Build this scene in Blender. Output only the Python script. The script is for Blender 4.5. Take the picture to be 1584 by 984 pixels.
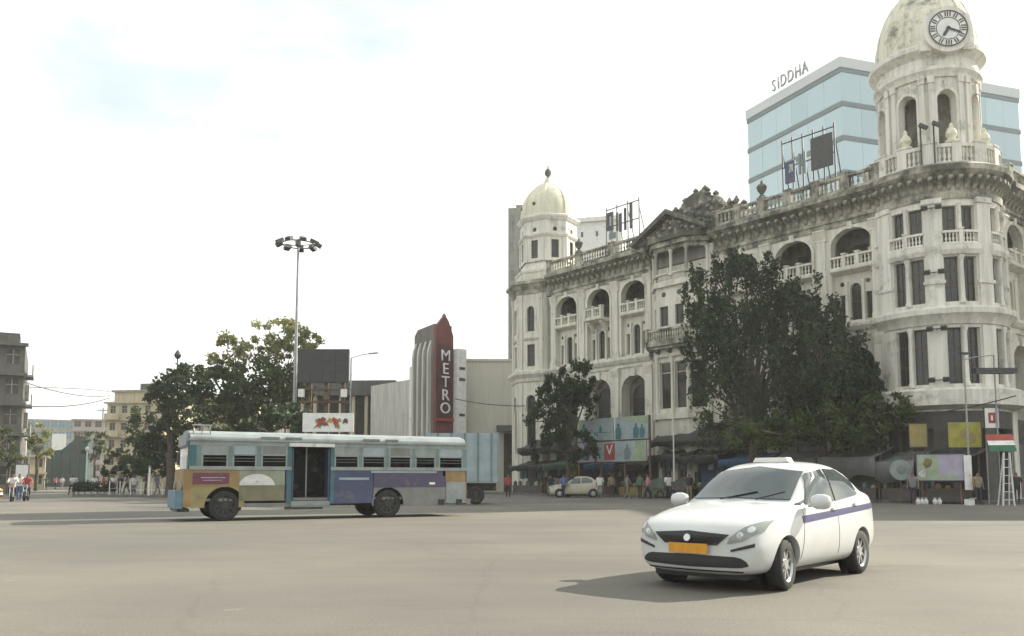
import bpy, bmesh, math, random
import numpy as np
from mathutils import Vector, Matrix
from mathutils.bvhtree import BVHTree

for o in list(bpy.data.objects):
    bpy.data.objects.remove(o, do_unlink=True)
sc = bpy.context.scene
COL = sc.collection
rad = math.radians
PI = math.pi
random.seed(7)

# ------------------------------------------------------------------ camera
EYE = 1.29                     # the photograph is taken from seat height
FPX = 1300.0                   # focal length in photo pixels (photo 1584 wide)
PITCH = 0.09
HORIZON = 742.0
CY = HORIZON - FPX * math.tan(PITCH)
cam_d = bpy.data.cameras.new('camera')
cam = bpy.data.objects.new('camera', cam_d)
COL.objects.link(cam)
cam.location = (0, 0, EYE)
cam.rotation_euler = (PI / 2 + PITCH, 0, 0)
cam_d.sensor_width = 36
cam_d.lens = 36 * FPX / 1584
cam_d.shift_y = (CY - 492) / 1584
cam_d.clip_start = 0.1
cam_d.clip_end = 3000
sc.camera = cam

# ------------------------------------------------------------------ light
SUN_DIR = Vector((0.90, 0.435, 0)).normalized()      # towards the sun, on the ground
SUN_EL = rad(31)
world = bpy.data.worlds.new('World')
sc.world = world
world.use_nodes = True
nt = world.node_tree
nt.nodes.clear()
sky = nt.nodes.new('ShaderNodeTexSky')
sky.sky_type = 'NISHITA'
sky.sun_disc = False
sky.sun_elevation = SUN_EL
sky.sun_rotation = math.atan2(SUN_DIR.x, SUN_DIR.y)
sky.air_density = 1.0
sky.dust_density = 2.5
tc = nt.nodes.new('ShaderNodeTexCoord')
mp = nt.nodes.new('ShaderNodeMapping')
mp.inputs['Scale'].default_value = (1, 1, 2.2)
nz = nt.nodes.new('ShaderNodeTexNoise')
nz.inputs['Scale'].default_value = 2.1
nz.inputs['Detail'].default_value = 7
nz.inputs['Roughness'].default_value = 0.55
rp = nt.nodes.new('ShaderNodeValToRGB')
rp.color_ramp.elements[0].position = 0.34
rp.color_ramp.elements[0].color = (0.45, 0.45, 0.45, 1)
rp.color_ramp.elements[1].position = 0.50
rp.color_ramp.elements[1].color = (1, 1, 1, 1)
mx = nt.nodes.new('ShaderNodeMix')
mx.data_type = 'RGBA'
# bright cloud cover with greyer bellies
nz2 = nt.nodes.new('ShaderNodeTexNoise')
nz2.inputs['Scale'].default_value = 1.6
nz2.inputs['Detail'].default_value = 5
mp2 = nt.nodes.new('ShaderNodeMapping')
mp2.inputs['Location'].default_value = (3.1, 1.7, 0.4)
mp2.inputs['Scale'].default_value = (1, 1, 2.4)
rp2 = nt.nodes.new('ShaderNodeValToRGB')
rp2.color_ramp.elements[0].position, rp2.color_ramp.elements[1].position = 0.36, 0.56
rp2.color_ramp.elements[0].color = (3.05, 3.30, 3.32, 1)
rp2.color_ramp.elements[1].color = (4.95, 5.02, 4.80, 1)
bg = nt.nodes.new('ShaderNodeBackground')
bg.inputs['Strength'].default_value = 0.12
wo = nt.nodes.new('ShaderNodeOutputWorld')
L_ = nt.links.new
L_(tc.outputs['Generated'], mp.inputs['Vector'])
L_(tc.outputs['Generated'], mp2.inputs['Vector'])
L_(mp2.outputs['Vector'], nz2.inputs['Vector'])
L_(nz2.outputs['Fac'], rp2.inputs['Fac'])
L_(rp2.outputs['Color'], mx.inputs['B'])
L_(mp.outputs['Vector'], nz.inputs['Vector'])
L_(nz.outputs['Fac'], rp.inputs['Fac'])
L_(rp.outputs['Color'], mx.inputs['Factor'])
L_(sky.outputs['Color'], mx.inputs['A'])
L_(mx.outputs['Result'], bg.inputs['Color'])
L_(bg.outputs['Background'], wo.inputs['Surface'])

sun_d = bpy.data.lights.new('sun', 'SUN')
sun_d.energy = 3.9
sun_d.angle = rad(0.6)
sun_d.color = (1.0, 0.93, 0.80)
sun = bpy.data.objects.new('sun', sun_d)
COL.objects.link(sun)
sv = Vector((SUN_DIR.x * math.cos(SUN_EL), SUN_DIR.y * math.cos(SUN_EL), math.sin(SUN_EL)))
sun.rotation_euler = sv.to_track_quat('Z', 'Y').to_euler()

sc.view_settings.view_transform = 'Standard'
sc.view_settings.look = 'None'
sc.view_settings.gamma = 1
sc.view_settings.use_curve_mapping = False
sc.view_settings.exposure = 1.3
sc.render.resolution_x = 1024
sc.render.resolution_y = 636

# ------------------------------------------------------------------ authoring helpers
def W(u, v, Y):
    """world point seen at photo position (u, v) standing Y metres ahead"""
    x = (u - 792) / FPX
    y = -(v - CY) / FPX
    d = (x, math.cos(PITCH) - y * math.sin(PITCH), math.sin(PITCH) + y * math.cos(PITCH))
    t = Y / d[1]
    return Vector((d[0] * t, Y, EYE + d[2] * t))

def tag(o, label=None, cat=None, group=None, kind=None):
    if label: o['label'] = label
    if cat: o['category'] = cat
    if group: o['group'] = group
    if kind: o['kind'] = kind
    return o

def thing(name, label, cat, loc=(0, 0, 0), rz=0, group=None):
    o = bpy.data.objects.new(name, None)
    o.empty_display_size = 0.3
    COL.objects.link(o)
    o.location = loc
    o.rotation_euler = (0, 0, rz)
    return tag(o, label, cat, group)

def link_mesh(name, me, parent=None):
    o = bpy.data.objects.new(name, me)
    COL.objects.link(o)
    if parent: o.parent = parent
    return o

def copy_tree(o, parent=None):
    c = o.copy()
    COL.objects.link(c)
    c.parent = parent
    for ch in list(o.children):
        copy_tree(ch, c)
    return c

class MB:
    """collects shapes; T maps (x along, y inwards, z up) to local space"""
    def __init__(s, T=None):
        s.v, s.f, s.m = [], [], []
        s.T, s.mi = T, 0
    def p(s, x, y, z):
        s.v.append(tuple(s.T(x, y, z)) if s.T else (x, y, z))
        return len(s.v) - 1
    def face(s, *pts):
        s.f.append([s.p(*q) for q in pts]); s.m.append(s.mi)
    def idx(s, *i):
        s.f.append(list(i)); s.m.append(s.mi)
    def box(s, x0, x1, y0, y1, z0, z1, nx=1):
        g = []
        for i in range(nx + 1):
            x = x0 + (x1 - x0) * i / nx
            g.append([s.p(x, y0, z0), s.p(x, y1, z0), s.p(x, y1, z1), s.p(x, y0, z1)])
        for a, b in zip(g, g[1:]):
            for k in range(4):
                s.idx(a[k], b[k], b[(k + 1) % 4], a[(k + 1) % 4])
        s.idx(*g[0]); s.idx(*reversed(g[-1]))
    def cbox(s, c, sx, sy, sz, rz=0, rx=0, ry=0):
        M = Matrix.Translation(c) @ Matrix.Rotation(rz, 4, 'Z') @ Matrix.Rotation(ry, 4, 'Y') @ Matrix.Rotation(rx, 4, 'X')
        q = [M @ Vector((a * sx / 2, b * sy / 2, d * sz / 2)) for a in (-1, 1) for b in (-1, 1) for d in (-1, 1)]
        i = [s.p(*w) for w in q]
        for fc in ((0, 1, 3, 2), (4, 6, 7, 5), (0, 4, 5, 1), (2, 3, 7, 6), (0, 2, 6, 4), (1, 5, 7, 3)):
            s.idx(*[i[k] for k in fc])
    def extr(s, prof, x0, x1, nx=1):
        """closed (y, z) profile run along x"""
        n = len(prof)
        g = [[s.p(x0 + (x1 - x0) * i / nx, y, z) for y, z in prof] for i in range(nx + 1)]
        for a, b in zip(g, g[1:]):
            for k in range(n):
                s.idx(a[k], b[k], b[(k + 1) % n], a[(k + 1) % n])
        s.idx(*g[0]); s.idx(*reversed(g[-1]))
    def plate(s, poly, y0, y1):
        """(x, z) polygon given thickness in y"""
        a = [s.p(x, y0, z) for x, z in poly]
        b = [s.p(x, y1, z) for x, z in poly]
        n = len(poly)
        s.idx(*a); s.idx(*reversed(b))
        for k in range(n):
            s.idx(a[k], b[k], b[(k + 1) % n], a[(k + 1) % n])
    def slab(s, poly, z0, z1):
        a = [s.p(x, y, z0) for x, y in poly]
        b = [s.p(x, y, z1) for x, y in poly]
        n = len(poly)
        s.idx(*reversed(a)); s.idx(*b)
        for k in range(n):
            s.idx(a[k], a[(k + 1) % n], b[(k + 1) % n], b[k])
    def lathe(s, prof, cx=0, cy=0, n=12, a0=0, a1=2 * PI, cap=True):
        full = abs(a1 - a0 - 2 * PI) < 1e-6
        cnt = n if full else n + 1
        g = []
        for r, z in prof:
            g.append([s.p(cx + r * math.cos(a0 + (a1 - a0) * k / n), cy + r * math.sin(a0 + (a1 - a0) * k / n), z) for k in range(cnt)])
        for a, b in zip(g, g[1:]):
            for k in range(n):
                k2 = (k + 1) % cnt
                s.idx(a[k], a[k2], b[k2], b[k])
        if cap and full:
            s.idx(*reversed(g[0])); s.idx(*g[-1])
    def tube(s, pts, r, n=6, r1=None):
        pts = [Vector(q) for q in pts]
        g = []
        for i, q in enumerate(pts):
            d = (pts[min(i + 1, len(pts) - 1)] - pts[max(i - 1, 0)]).normalized()
            a = d.orthogonal().normalized() if abs(d.z) > 0.99 else d.cross(Vector((0, 0, 1))).normalized()
            b = d.cross(a)
            rr = r if r1 is None else r + (r1 - r) * i / max(1, len(pts) - 1)
            g.append([s.p(*(q + a * rr * math.cos(2 * PI * k / n) + b * rr * math.sin(2 * PI * k / n))) for k in range(n)])
        for a, b in zip(g, g[1:]):
            for k in range(n):
                s.idx(a[k], a[(k + 1) % n], b[(k + 1) % n], b[k])
        s.idx(*reversed(g[0])); s.idx(*g[-1])
    def disc(s, c, r, axis, th, n=24):
        axis = Vector(axis).normalized()
        s.tube([Vector(c) - axis * th / 2, Vector(c) + axis * th / 2], r, n)
    def arch_panel(s, x0, x1, z0, z1, cx, w, zb, zs, rise, y, depth, na=12, nx=2):
        """wall piece x0..x1, z0..z1 at y with one opening and its reveals"""
        xl, xr = cx - w / 2, cx + w / 2
        def strip(a, b, za, zc, n):
            for i in range(n):
                p, q = a + (b - a) * i / n, a + (b - a) * (i + 1) / n
                s.face((p, y, za), (q, y, za), (q, y, zc), (p, y, zc))
        if xl - x0 > 1e-4: strip(x0, xl, z0, z1, nx)
        if x1 - xr > 1e-4: strip(xr, x1, z0, z1, nx)
        if zb - z0 > 1e-4: strip(xl, xr, z0, zb, max(nx, 2))
        o = [(cx - w / 2 * math.cos(PI * i / na), zs + rise * math.sin(PI * i / na)) for i in range(na + 1)]
        for (a, za), (b, zc) in zip(o, o[1:]):
            s.face((a, y, za), (b, y, zc), (b, y, z1), (a, y, z1))
            s.face((a, y, za), (a, y + depth, za), (b, y + depth, zc), (b, y, zc))
        s.face((xl, y, zb), (xl, y + depth, zb), (xl, y + depth, zs), (xl, y, zs))
        s.face((xr, y, zb), (xr, y, zs), (xr, y + depth, zs), (xr, y + depth, zb))
        s.face((xl, y, zb), (xr, y, zb), (xr, y + depth, zb), (xl, y + depth, zb))
    def arch_ring(s, cx, w, zs, rise, t, y, pr, na=14, jamb=None):
        """raised moulding round an arch head, t wide, pr proud of y"""
        pts = [(cx - w / 2 * math.cos(PI * i / na), zs + rise * math.sin(PI * i / na), cx - (w / 2 + t) * math.cos(PI * i / na), zs + (rise + t) * math.sin(PI * i / na)) for i in range(na + 1)]
        if jamb is not None:
            pts = [(cx - w / 2, jamb, cx - w / 2 - t, jamb)] + pts + [(cx + w / 2, jamb, cx + w / 2 + t, jamb)]
        for (a, za, A, zA), (b, zb, B, zB) in zip(pts, pts[1:]):
            s.face((a, y - pr, za), (b, y - pr, zb), (B, y - pr, zB), (A, y - pr, zA))
            s.face((A, y - pr, zA), (B, y - pr, zB), (B, y, zB), (A, y, zA))
            s.face((a, y, za), (b, y, zb), (b, y - pr, zb), (a, y - pr, za))
    def mesh(s, name, mats, smooth=False):
        me = bpy.data.meshes.new(name)
        me.from_pydata(s.v, [], s.f)
        for m in (mats if isinstance(mats, (list, tuple)) else [mats]):
            me.materials.append(m)
        if any(s.m):
            me.polygons.foreach_set('material_index', s.m)
        if smooth:
            me.polygons.foreach_set('use_smooth', [True] * len(me.polygons))
        bm = bmesh.new(); bm.from_mesh(me)
        bmesh.ops.recalc_face_normals(bm, faces=bm.faces)
        bm.to_mesh(me); bm.free()
        me.update()
        return me
    def build(s, name, mats, parent=None, smooth=False, kind=None):
        o = link_mesh(name, s.mesh(name, mats, smooth), parent)
        if smooth:
            try: o.data.set_sharp_from_angle(angle=rad(38))
            except Exception: pass
        if kind: o['kind'] = kind
        return o

# ------------------------------------------------------------------ materials
def new_mat(name):
    m = bpy.data.materials.new(name)
    m.use_nodes = True
    t = m.node_tree
    return m, t, t.nodes['Principled BSDF']

def paint(name, col, rough=0.6, metal=0.0, var=0.15, scale=3.0, bump=0.0, bscale=40, coat=0.0, spec=0.5, dirt=None):
    """plain surface with slight uneven tone; dirt = (colour, amount)"""
    m, t, b = new_mat(name)
    N, L = t.nodes.new, t.links.new
    c = N('ShaderNodeTexCoord')
    n = N('ShaderNodeTexNoise'); n.inputs['Scale'].default_value = scale; n.inputs['Detail'].default_value = 6
    L(c.outputs['Object'], n.inputs['Vector'])
    r = N('ShaderNodeValToRGB')
    r.color_ramp.elements[0].position, r.color_ramp.elements[1].position = 0.3, 0.7
    lo = [max(0, x * (1 - var)) for x in col]; hi = [min(1, x * (1 + var * 0.6)) for x in col]
    r.color_ramp.elements[0].color = (*lo, 1); r.color_ramp.elements[1].color = (*hi, 1)
    L(n.outputs['Fac'], r.inputs['Fac'])
    out = r.outputs['Color']
    if dirt:
        n2 = N('ShaderNodeTexNoise'); n2.inputs['Scale'].default_value = scale * 0.6; n2.inputs['Detail'].default_value = 9; n2.inputs['Roughness'].default_value = 0.7
        L(c.outputs['Object'], n2.inputs['Vector'])
        r2 = N('ShaderNodeValToRGB')
        r2.color_ramp.elements[0].position, r2.color_ramp.elements[1].position = 0.62 - dirt[1] * 0.3, 0.78 - dirt[1] * 0.2
        L(n2.outputs['Fac'], r2.inputs['Fac'])
        mxx = N('ShaderNodeMix'); mxx.data_type = 'RGBA'
        L(r2.outputs['Color'], mxx.inputs['Factor']); L(out, mxx.inputs['A']); mxx.inputs['B'].default_value = (*dirt[0], 1)
        out = mxx.outputs['Result']
    L(out, b.inputs['Base Color'])
    b.inputs['Roughness'].default_value = rough
    b.inputs['Metallic'].default_value = metal
    b.inputs['Specular IOR Level'].default_value = spec
    b.inputs['Coat Weight'].default_value = coat
    if bump:
        n3 = N('ShaderNodeTexNoise'); n3.inputs['Scale'].default_value = bscale; n3.inputs['Detail'].default_value = 5
        L(c.outputs['Object'], n3.inputs['Vector'])
        bp = N('ShaderNodeBump'); bp.inputs['Strength'].default_value = bump; bp.inputs['Distance'].default_value = 0.02
        L(n3.outputs['Fac'], bp.inputs['Height']); L(bp.outputs['Normal'], b.inputs['Normal'])
    return m

def stucco(name, col, streak, mould, mlo=0.50):
    """weathered lime render: vertical rain streaks and black mould patches"""
    m, t, b = new_mat(name)
    N, L = t.nodes.new, t.links.new
    c = N('ShaderNodeTexCoord')
    mpn = N('ShaderNodeMapping'); mpn.inputs['Scale'].default_value = (2.6, 2.6, 0.22)
    L(c.outputs['Object'], mpn.inputs['Vector'])
    n = N('ShaderNodeTexNoise'); n.inputs['Scale'].default_value = 1.0; n.inputs['Detail'].default_value = 8; n.inputs['Roughness'].default_value = 0.65
    L(mpn.outputs['Vector'], n.inputs['Vector'])
    r = N('ShaderNodeValToRGB')
    r.color_ramp.elements[0].position, r.color_ramp.elements[1].position = 0.33, 0.60
    r.color_ramp.elements[0].color = (*[x * (1 - streak) for x in col], 1)
    r.color_ramp.elements[1].color = (*col, 1)
    L(n.outputs['Fac'], r.inputs['Fac'])
    n2 = N('ShaderNodeTexNoise'); n2.inputs['Scale'].default_value = 0.75; n2.inputs['Detail'].default_value = 12; n2.inputs['Roughness'].default_value = 0.72
    L(c.outputs['Object'], n2.inputs['Vector'])
    r2 = N('ShaderNodeValToRGB')
    r2.color_ramp.elements[0].position, r2.color_ramp.elements[1].position = mlo, mlo + 0.17
    r2.color_ramp.elements[1].color = (mould, mould, mould, 1)
    L(n2.outputs['Fac'], r2.inputs['Fac'])
    mxx = N('ShaderNodeMix'); mxx.data_type = 'RGBA'
    L(r2.outputs['Color'], mxx.inputs['Factor']); L(r.outputs['Color'], mxx.inputs['A']); mxx.inputs['B'].default_value = (0.075, 0.078, 0.062, 1)
    L(mxx.outputs['Result'], b.inputs['Base Color'])
    b.inputs['Roughness'].default_value = 0.88
    n3 = N('ShaderNodeTexNoise'); n3.inputs['Scale'].default_value = 9; n3.inputs['Detail'].default_value = 6
    L(c.outputs['Object'], n3.inputs['Vector'])
    bp = N('ShaderNodeBump'); bp.inputs['Strength'].default_value = 0.35; bp.inputs['Distance'].default_value = 0.05
    L(n3.outputs['Fac'], bp.inputs['Height']); L(bp.outputs['Normal'], b.inputs['Normal'])
    return m

def leafmat(name, c1, c2):
    m, t, b = new_mat(name)
    N, L = t.nodes.new, t.links.new
    g = N('ShaderNodeNewGeometry')
    r = N('ShaderNodeValToRGB')
    r.color_ramp.elements[0].color = (*c1, 1); r.color_ramp.elements[1].color = (*c2, 1)
    c = N('ShaderNodeTexCoord')
    n = N('ShaderNodeTexNoise'); n.inputs['Scale'].default_value = 0.55; n.inputs['Detail'].default_value = 3  # clump-scale tone imitates sunlit and darker clumps in the leaf colour
    L(c.outputs['Object'], n.inputs['Vector'])
    mr = N('ShaderNodeMapRange'); mr.inputs['From Min'].default_value = 0.34; mr.inputs['From Max'].default_value = 0.66
    L(n.outputs['Fac'], mr.inputs['Value'])
    av = N('ShaderNodeMath'); av.operation = 'MULTIPLY_ADD'; av.inputs[1].default_value = 0.45
    ml = N('ShaderNodeMath'); ml.operation = 'MULTIPLY'; ml.inputs[1].default_value = 0.55
    L(mr.outputs['Result'], ml.inputs[0]); L(g.outputs['Random Per Island'], av.inputs[0]); L(ml.outputs[0], av.inputs[2])
    L(av.outputs[0], r.inputs['Fac'])
    L(r.outputs['Color'], b.inputs['Base Color'])
    b.inputs['Roughness'].default_value = 0.55
    b.inputs['Specular IOR Level'].default_value = 0.3
    tr = N('ShaderNodeBsdfTranslucent')
    L(r.outputs['Color'], tr.inputs['Color'])
    ms = N('ShaderNodeMixShader'); ms.inputs[0].default_value = 0.35
    L(b.outputs[0], ms.inputs[1]); L(tr.outputs[0], ms.inputs[2])
    L(ms.outputs[0], t.nodes['Material Output'].inputs['Surface'])
    return m

def road_mat():
    m, t, b = new_mat('dusty_asphalt')
    N, L = t.nodes.new, t.links.new
    c = N('ShaderNodeTexCoord')
    def noise(scale, detail, rough=0.6, sx=1, sy=1):
        mp_ = N('ShaderNodeMapping'); mp_.inputs['Scale'].default_value = (sx, sy, 1); mp_.inputs['Rotation'].default_value = (0, 0, 0.25)
        L(c.outputs['Object'], mp_.inputs['Vector'])
        n = N('ShaderNodeTexNoise'); n.inputs['Scale'].default_value = scale; n.inputs['Detail'].default_value = detail; n.inputs['Roughness'].default_value = rough
        L(mp_.outputs['Vector'], n.inputs['Vector'])
        return n.outputs['Fac']
    def ramp(f, p0, p1, c0, c1):
        r = N('ShaderNodeValToRGB')
        r.color_ramp.elements[0].position, r.color_ramp.elements[1].position = p0, p1
        r.color_ramp.elements[0].color, r.color_ramp.elements[1].color = (*c0, 1), (*c1, 1)
        L(f, r.inputs['Fac']); return r.outputs['Color']
    def mixc(f, a, b2, mode='MIX'):
        x = N('ShaderNodeMix'); x.data_type = 'RGBA'; x.blend_type = mode
        if isinstance(f, float): x.inputs['Factor'].default_value = f
        else: L(f, x.inputs['Factor'])
        L(a, x.inputs['A']); L(b2, x.inputs['B']); return x.outputs['Result']
    base = ramp(noise(0.35, 8, 0.62, 0.35, 1.0), 0.3, 0.7, (0.140, 0.132, 0.112), (0.182, 0.171, 0.145))
    patch = ramp(noise(0.09, 5), 0.42, 0.6, (0.80, 0.80, 0.82), (1.06, 1.05, 1.0))
    base = mixc(1.0, base, patch, 'MULTIPLY')
    fine = ramp(noise(26, 5, 0.7), 0.3, 0.72, (0.82, 0.82, 0.82), (1.14, 1.14, 1.14))
    base = mixc(1.0, base, fine, 'MULTIPLY')
    speck = ramp(noise(2.6, 3, 0.5), 0.715, 0.735, (1, 1, 1), (1.35, 1.33, 1.3))
    base = mixc(1.0, base, speck, 'MULTIPLY')
    oil = ramp(noise(0.8, 6, 0.6, 0.22, 1.0), 0.58, 0.72, (1, 1, 1), (0.76, 0.76, 0.77))
    base = mixc(1.0, base, oil, 'MULTIPLY')
    vo = N('ShaderNodeTexVoronoi'); vo.feature = 'DISTANCE_TO_EDGE'; vo.inputs['Scale'].default_value = 0.33
    wv = N('ShaderNodeTexNoise'); wv.inputs['Scale'].default_value = 1.3; wv.inputs['Detail'].default_value = 6
    L(c.outputs['Object'], wv.inputs['Vector'])
    va = N('ShaderNodeMix'); va.data_type = 'VECTOR'; va.inputs['Factor'].default_value = 0.35
    L(c.outputs['Object'], va.inputs['A']); L(wv.outputs['Color'], va.inputs['B'])
    L(va.outputs['Result'], vo.inputs['Vector'])
    base = mixc(1.0, base, ramp(vo.outputs['Distance'], 0.0, 0.010, (0.91, 0.91, 0.91), (1, 1, 1)), 'MULTIPLY')
    L(base, b.inputs['Base Color'])
    b.inputs['Roughness'].default_value = 0.82
    b.inputs['Specular IOR Level'].default_value = 0.35
    bp = N('ShaderNodeBump'); bp.inputs['Strength'].default_value = 0.5; bp.inputs['Distance'].default_value = 0.012
    L(noise(45, 4, 0.6), bp.inputs['Height']); L(bp.outputs['Normal'], b.inputs['Normal'])
    return m

def glass(name, col, rough=0.06, spec=0.9, metal=0.0):
    m, t, b = new_mat(name)
    b.inputs['Base Color'].default_value = (*col, 1)
    b.inputs['Roughness'].default_value = rough
    b.inputs['Specular IOR Level'].default_value = spec
    b.inputs['Metallic'].default_value = metal
    N, L = t.nodes.new, t.links.new
    c = N('ShaderNodeTexCoord')
    n = N('ShaderNodeTexNoise'); n.inputs['Scale'].default_value = 0.7; n.inputs['Detail'].default_value = 2
    L(c.outputs['Object'], n.inputs['Vector'])
    bp = N('ShaderNodeBump'); bp.inputs['Strength'].default_value = 0.05; bp.inputs['Distance'].default_value = 0.05
    L(n.outputs['Fac'], bp.inputs['Height']); L(bp.outputs['Normal'], b.inputs['Normal'])
    return m

M = dict(
    road=road_mat(),
    stucco=stucco('cream_stucco', (0.71, 0.68, 0.585), 0.30, 0.60, 0.56),
    stucco_t=stucco('tower_stucco', (0.75, 0.72, 0.645), 0.30, 0.68, 0.54),
    dirty=stucco('mould_stained_stucco', (0.52, 0.49, 0.40), 0.55, 0.95, 0.42),
    black=stucco('black_stained_stucco', (0.36, 0.34, 0.28), 0.65, 0.97, 0.34),
    dome=stucco('dome_render', (0.70, 0.67, 0.52), 0.22, 0.80, 0.57),
    cdome=stucco('clock_dome_render', (0.72, 0.69, 0.56), 0.25, 0.95, 0.50),
    ribpale=stucco('pale_rib_render', (0.56, 0.54, 0.49), 0.3, 0.3, 0.56),
    wood=paint('dark_shutter', (0.075, 0.068, 0.055), 0.7, var=0.4, scale=4),
    pane=glass('dark_window_glass', (0.035, 0.036, 0.034), 0.15, 0.5),
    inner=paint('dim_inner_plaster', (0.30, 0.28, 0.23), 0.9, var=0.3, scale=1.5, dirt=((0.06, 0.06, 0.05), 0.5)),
    cream=stucco('cream_side_wall', (0.70, 0.67, 0.57), 0.12, 0.12, 0.60),
    beige=stucco('beige_render', (0.56, 0.49, 0.34), 0.3, 0.4, 0.58),
    grey=stucco('grey_render', (0.33, 0.32, 0.29), 0.35, 0.5, 0.52),
    darkgrey=stucco('sooty_render', (0.125, 0.122, 0.11), 0.4, 0.7, 0.5),
    white=paint('white_paint', (0.75, 0.74, 0.70), 0.6, var=0.12, dirt=((0.4, 0.38, 0.33), 0.2)),
    pink=stucco('pinkish_render', (0.45, 0.39, 0.36), 0.3, 0.3, 0.56),
    rib=stucco('grey_rib_render', (0.20, 0.185, 0.16), 0.3, 0.5, 0.5),
    red=paint('dull_red_paint', (0.17, 0.045, 0.045), 0.6, var=0.25, scale=1.2, dirt=((0.12, 0.04, 0.04), 0.3)),
    maroon=paint('maroon_paint', (0.085, 0.032, 0.034), 0.6, var=0.25, scale=1.2),
    bluegl=glass('blue_curtain_glass', (0.33, 0.465, 0.52), 0.14, 0.6, 0.25),
    bluegl2=glass('deep_blue_curtain_glass', (0.10, 0.20, 0.26), 0.10, 0.7, 0.35),
    alu=paint('pale_cladding', (0.50, 0.53, 0.54), 0.4, var=0.06),
    spandrel=paint('dark_spandrel', (0.15, 0.19, 0.20), 0.5, var=0.1),
    steel=paint('galvanised_steel', (0.30, 0.31, 0.31), 0.45, 0.6, var=0.2, scale=6),
    darksteel=paint('dark_steel', (0.06, 0.062, 0.062), 0.55, 0.3, var=0.25, scale=6),
    rust=paint('rusty_iron', (0.13, 0.085, 0.06), 0.8, var=0.35, scale=5),
    led=paint('dead_screen', (0.035, 0.034, 0.037), 0.5, var=0.15),
    tarp=paint('grey_tarpaulin', (0.17, 0.175, 0.17), 0.55, var=0.3, scale=1.2, bump=0.4, bscale=5, dirt=((0.08, 0.08, 0.075), 0.4)),
    tarpb=paint('blue_tarpaulin', (0.045, 0.09, 0.17), 0.5, var=0.3, scale=1.2, bump=0.4, bscale=5),
    tarpk=paint('black_tarpaulin', (0.035, 0.036, 0.036), 0.5, var=0.3, scale=1.2, bump=0.4, bscale=5),
    tarpg=paint('green_tarpaulin', (0.04, 0.085, 0.06), 0.55, var=0.3, scale=1.2, bump=0.4, bscale=5),
    net=paint('green_safety_net', (0.045, 0.075, 0.07), 0.9, var=0.3, scale=0.5, bump=0.3, bscale=2),
    bark=paint('bark', (0.085, 0.07, 0.052), 0.9, var=0.4, scale=5, bump=0.8, bscale=14),
    leaf1=leafmat('dark_leaves', (0.014, 0.027, 0.012), (0.060, 0.088, 0.036)),
    leaf2=leafmat('mid_leaves', (0.032, 0.052, 0.014), (0.095, 0.120, 0.036)),
    leaf3=leafmat('sunlit_leaves', (0.150, 0.170, 0.055), (0.320, 0.310, 0.130)),  # sunlight on the crowns is put into this leaf colour
    rubber=paint('tyre_rubber', (0.022, 0.022, 0.022), 0.85, var=0.3, scale=8),
    chrome=paint('wheel_silver', (0.55, 0.55, 0.55), 0.3, 0.8, var=0.1),
    carwhite=paint('white_car_paint', (0.53, 0.54, 0.53), 0.3, var=0.03, coat=0.4, dirt=((0.50, 0.48, 0.43), 0.12)),
    carglass=glass('car_glass', (0.045, 0.060, 0.060), 0.04, 0.9),
    blackpl=paint('black_plastic', (0.018, 0.018, 0.02), 0.5, var=0.15),
    lamp=glass('headlamp_lens', (0.22, 0.235, 0.22), 0.06, 0.9),
    navy=paint('navy_stripe', (0.035, 0.037, 0.115), 0.4, var=0.15),
    plate=paint('yellow_number_plate', (0.60, 0.27, 0.02), 0.5, var=0.12, scale=12),
    ink=paint('black_print', (0.02, 0.02, 0.022), 0.6),
    yellow=paint('yellow_board', (0.33, 0.30, 0.05), 0.6, var=0.25, scale=2),
    redp=paint('red_print', (0.33, 0.055, 0.05), 0.6, var=0.15),
    flagr=paint('saffron_red_cloth', (0.36, 0.07, 0.045), 0.8, var=0.15),
    flagg=paint('dark_green_cloth', (0.03, 0.13, 0.07), 0.8, var=0.2),
    paleb=paint('pale_blue_print', (0.30, 0.36, 0.38), 0.6, var=0.22, scale=1.4),
    palegr=paint('pale_green_print', (0.30, 0.36, 0.24), 0.6, var=0.25, scale=1.6),
    lilac=paint('lilac_print', (0.36, 0.33, 0.42), 0.6, var=0.2, scale=1.6),
    teal=paint('teal_print', (0.05, 0.16, 0.18), 0.6, var=0.3, scale=1.4),
    ochre=paint('ochre_print', (0.30, 0.23, 0.08), 0.6, var=0.3, scale=1.4),
    pavement=paint('worn_paving', (0.14, 0.135, 0.125), 0.85, var=0.3, scale=1.2, bump=0.3, bscale=12, dirt=((0.07, 0.068, 0.06), 0.4)),
    cable=paint('black_cable', (0.03, 0.03, 0.03), 0.7),
    skin=paint('brown_skin', (0.20, 0.11, 0.07), 0.6, var=0.1),
    shopdark=paint('dark_shop_shade_paint', (0.075, 0.066, 0.06), 0.6, var=0.35, scale=1.5),  # dark shop brown with ground-floor shade put into the colour
    shopgrey=paint('shutter_grey', (0.12, 0.12, 0.115), 0.6, var=0.3, scale=2.5),
    pale_sign=paint('grey_sign_letter', (0.26, 0.27, 0.28), 0.5),
    hair=paint('black_hair', (0.012, 0.011, 0.010), 0.6),
)
# ------------------------------------------------------------------ ground
mb = MB()
mb.face((-900, -60, 0), (900, -60, 0), (900, 1500, 0), (-900, 1500, 0))
tag(mb.build('road', M['road']), 'dusty grey asphalt road junction', kind='structure')

FA = Vector((3.523, 73.903, 0))
FRZ = math.atan2(-0.77043, 0.63752)
def F(s, n, z=0.0):
    """s metres along the long white facade, n metres out in front of it"""
    c, d = math.cos(FRZ), math.sin(FRZ)
    return Vector((FA.x + s * c + n * d, FA.y + s * d - n * c, z))

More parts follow.
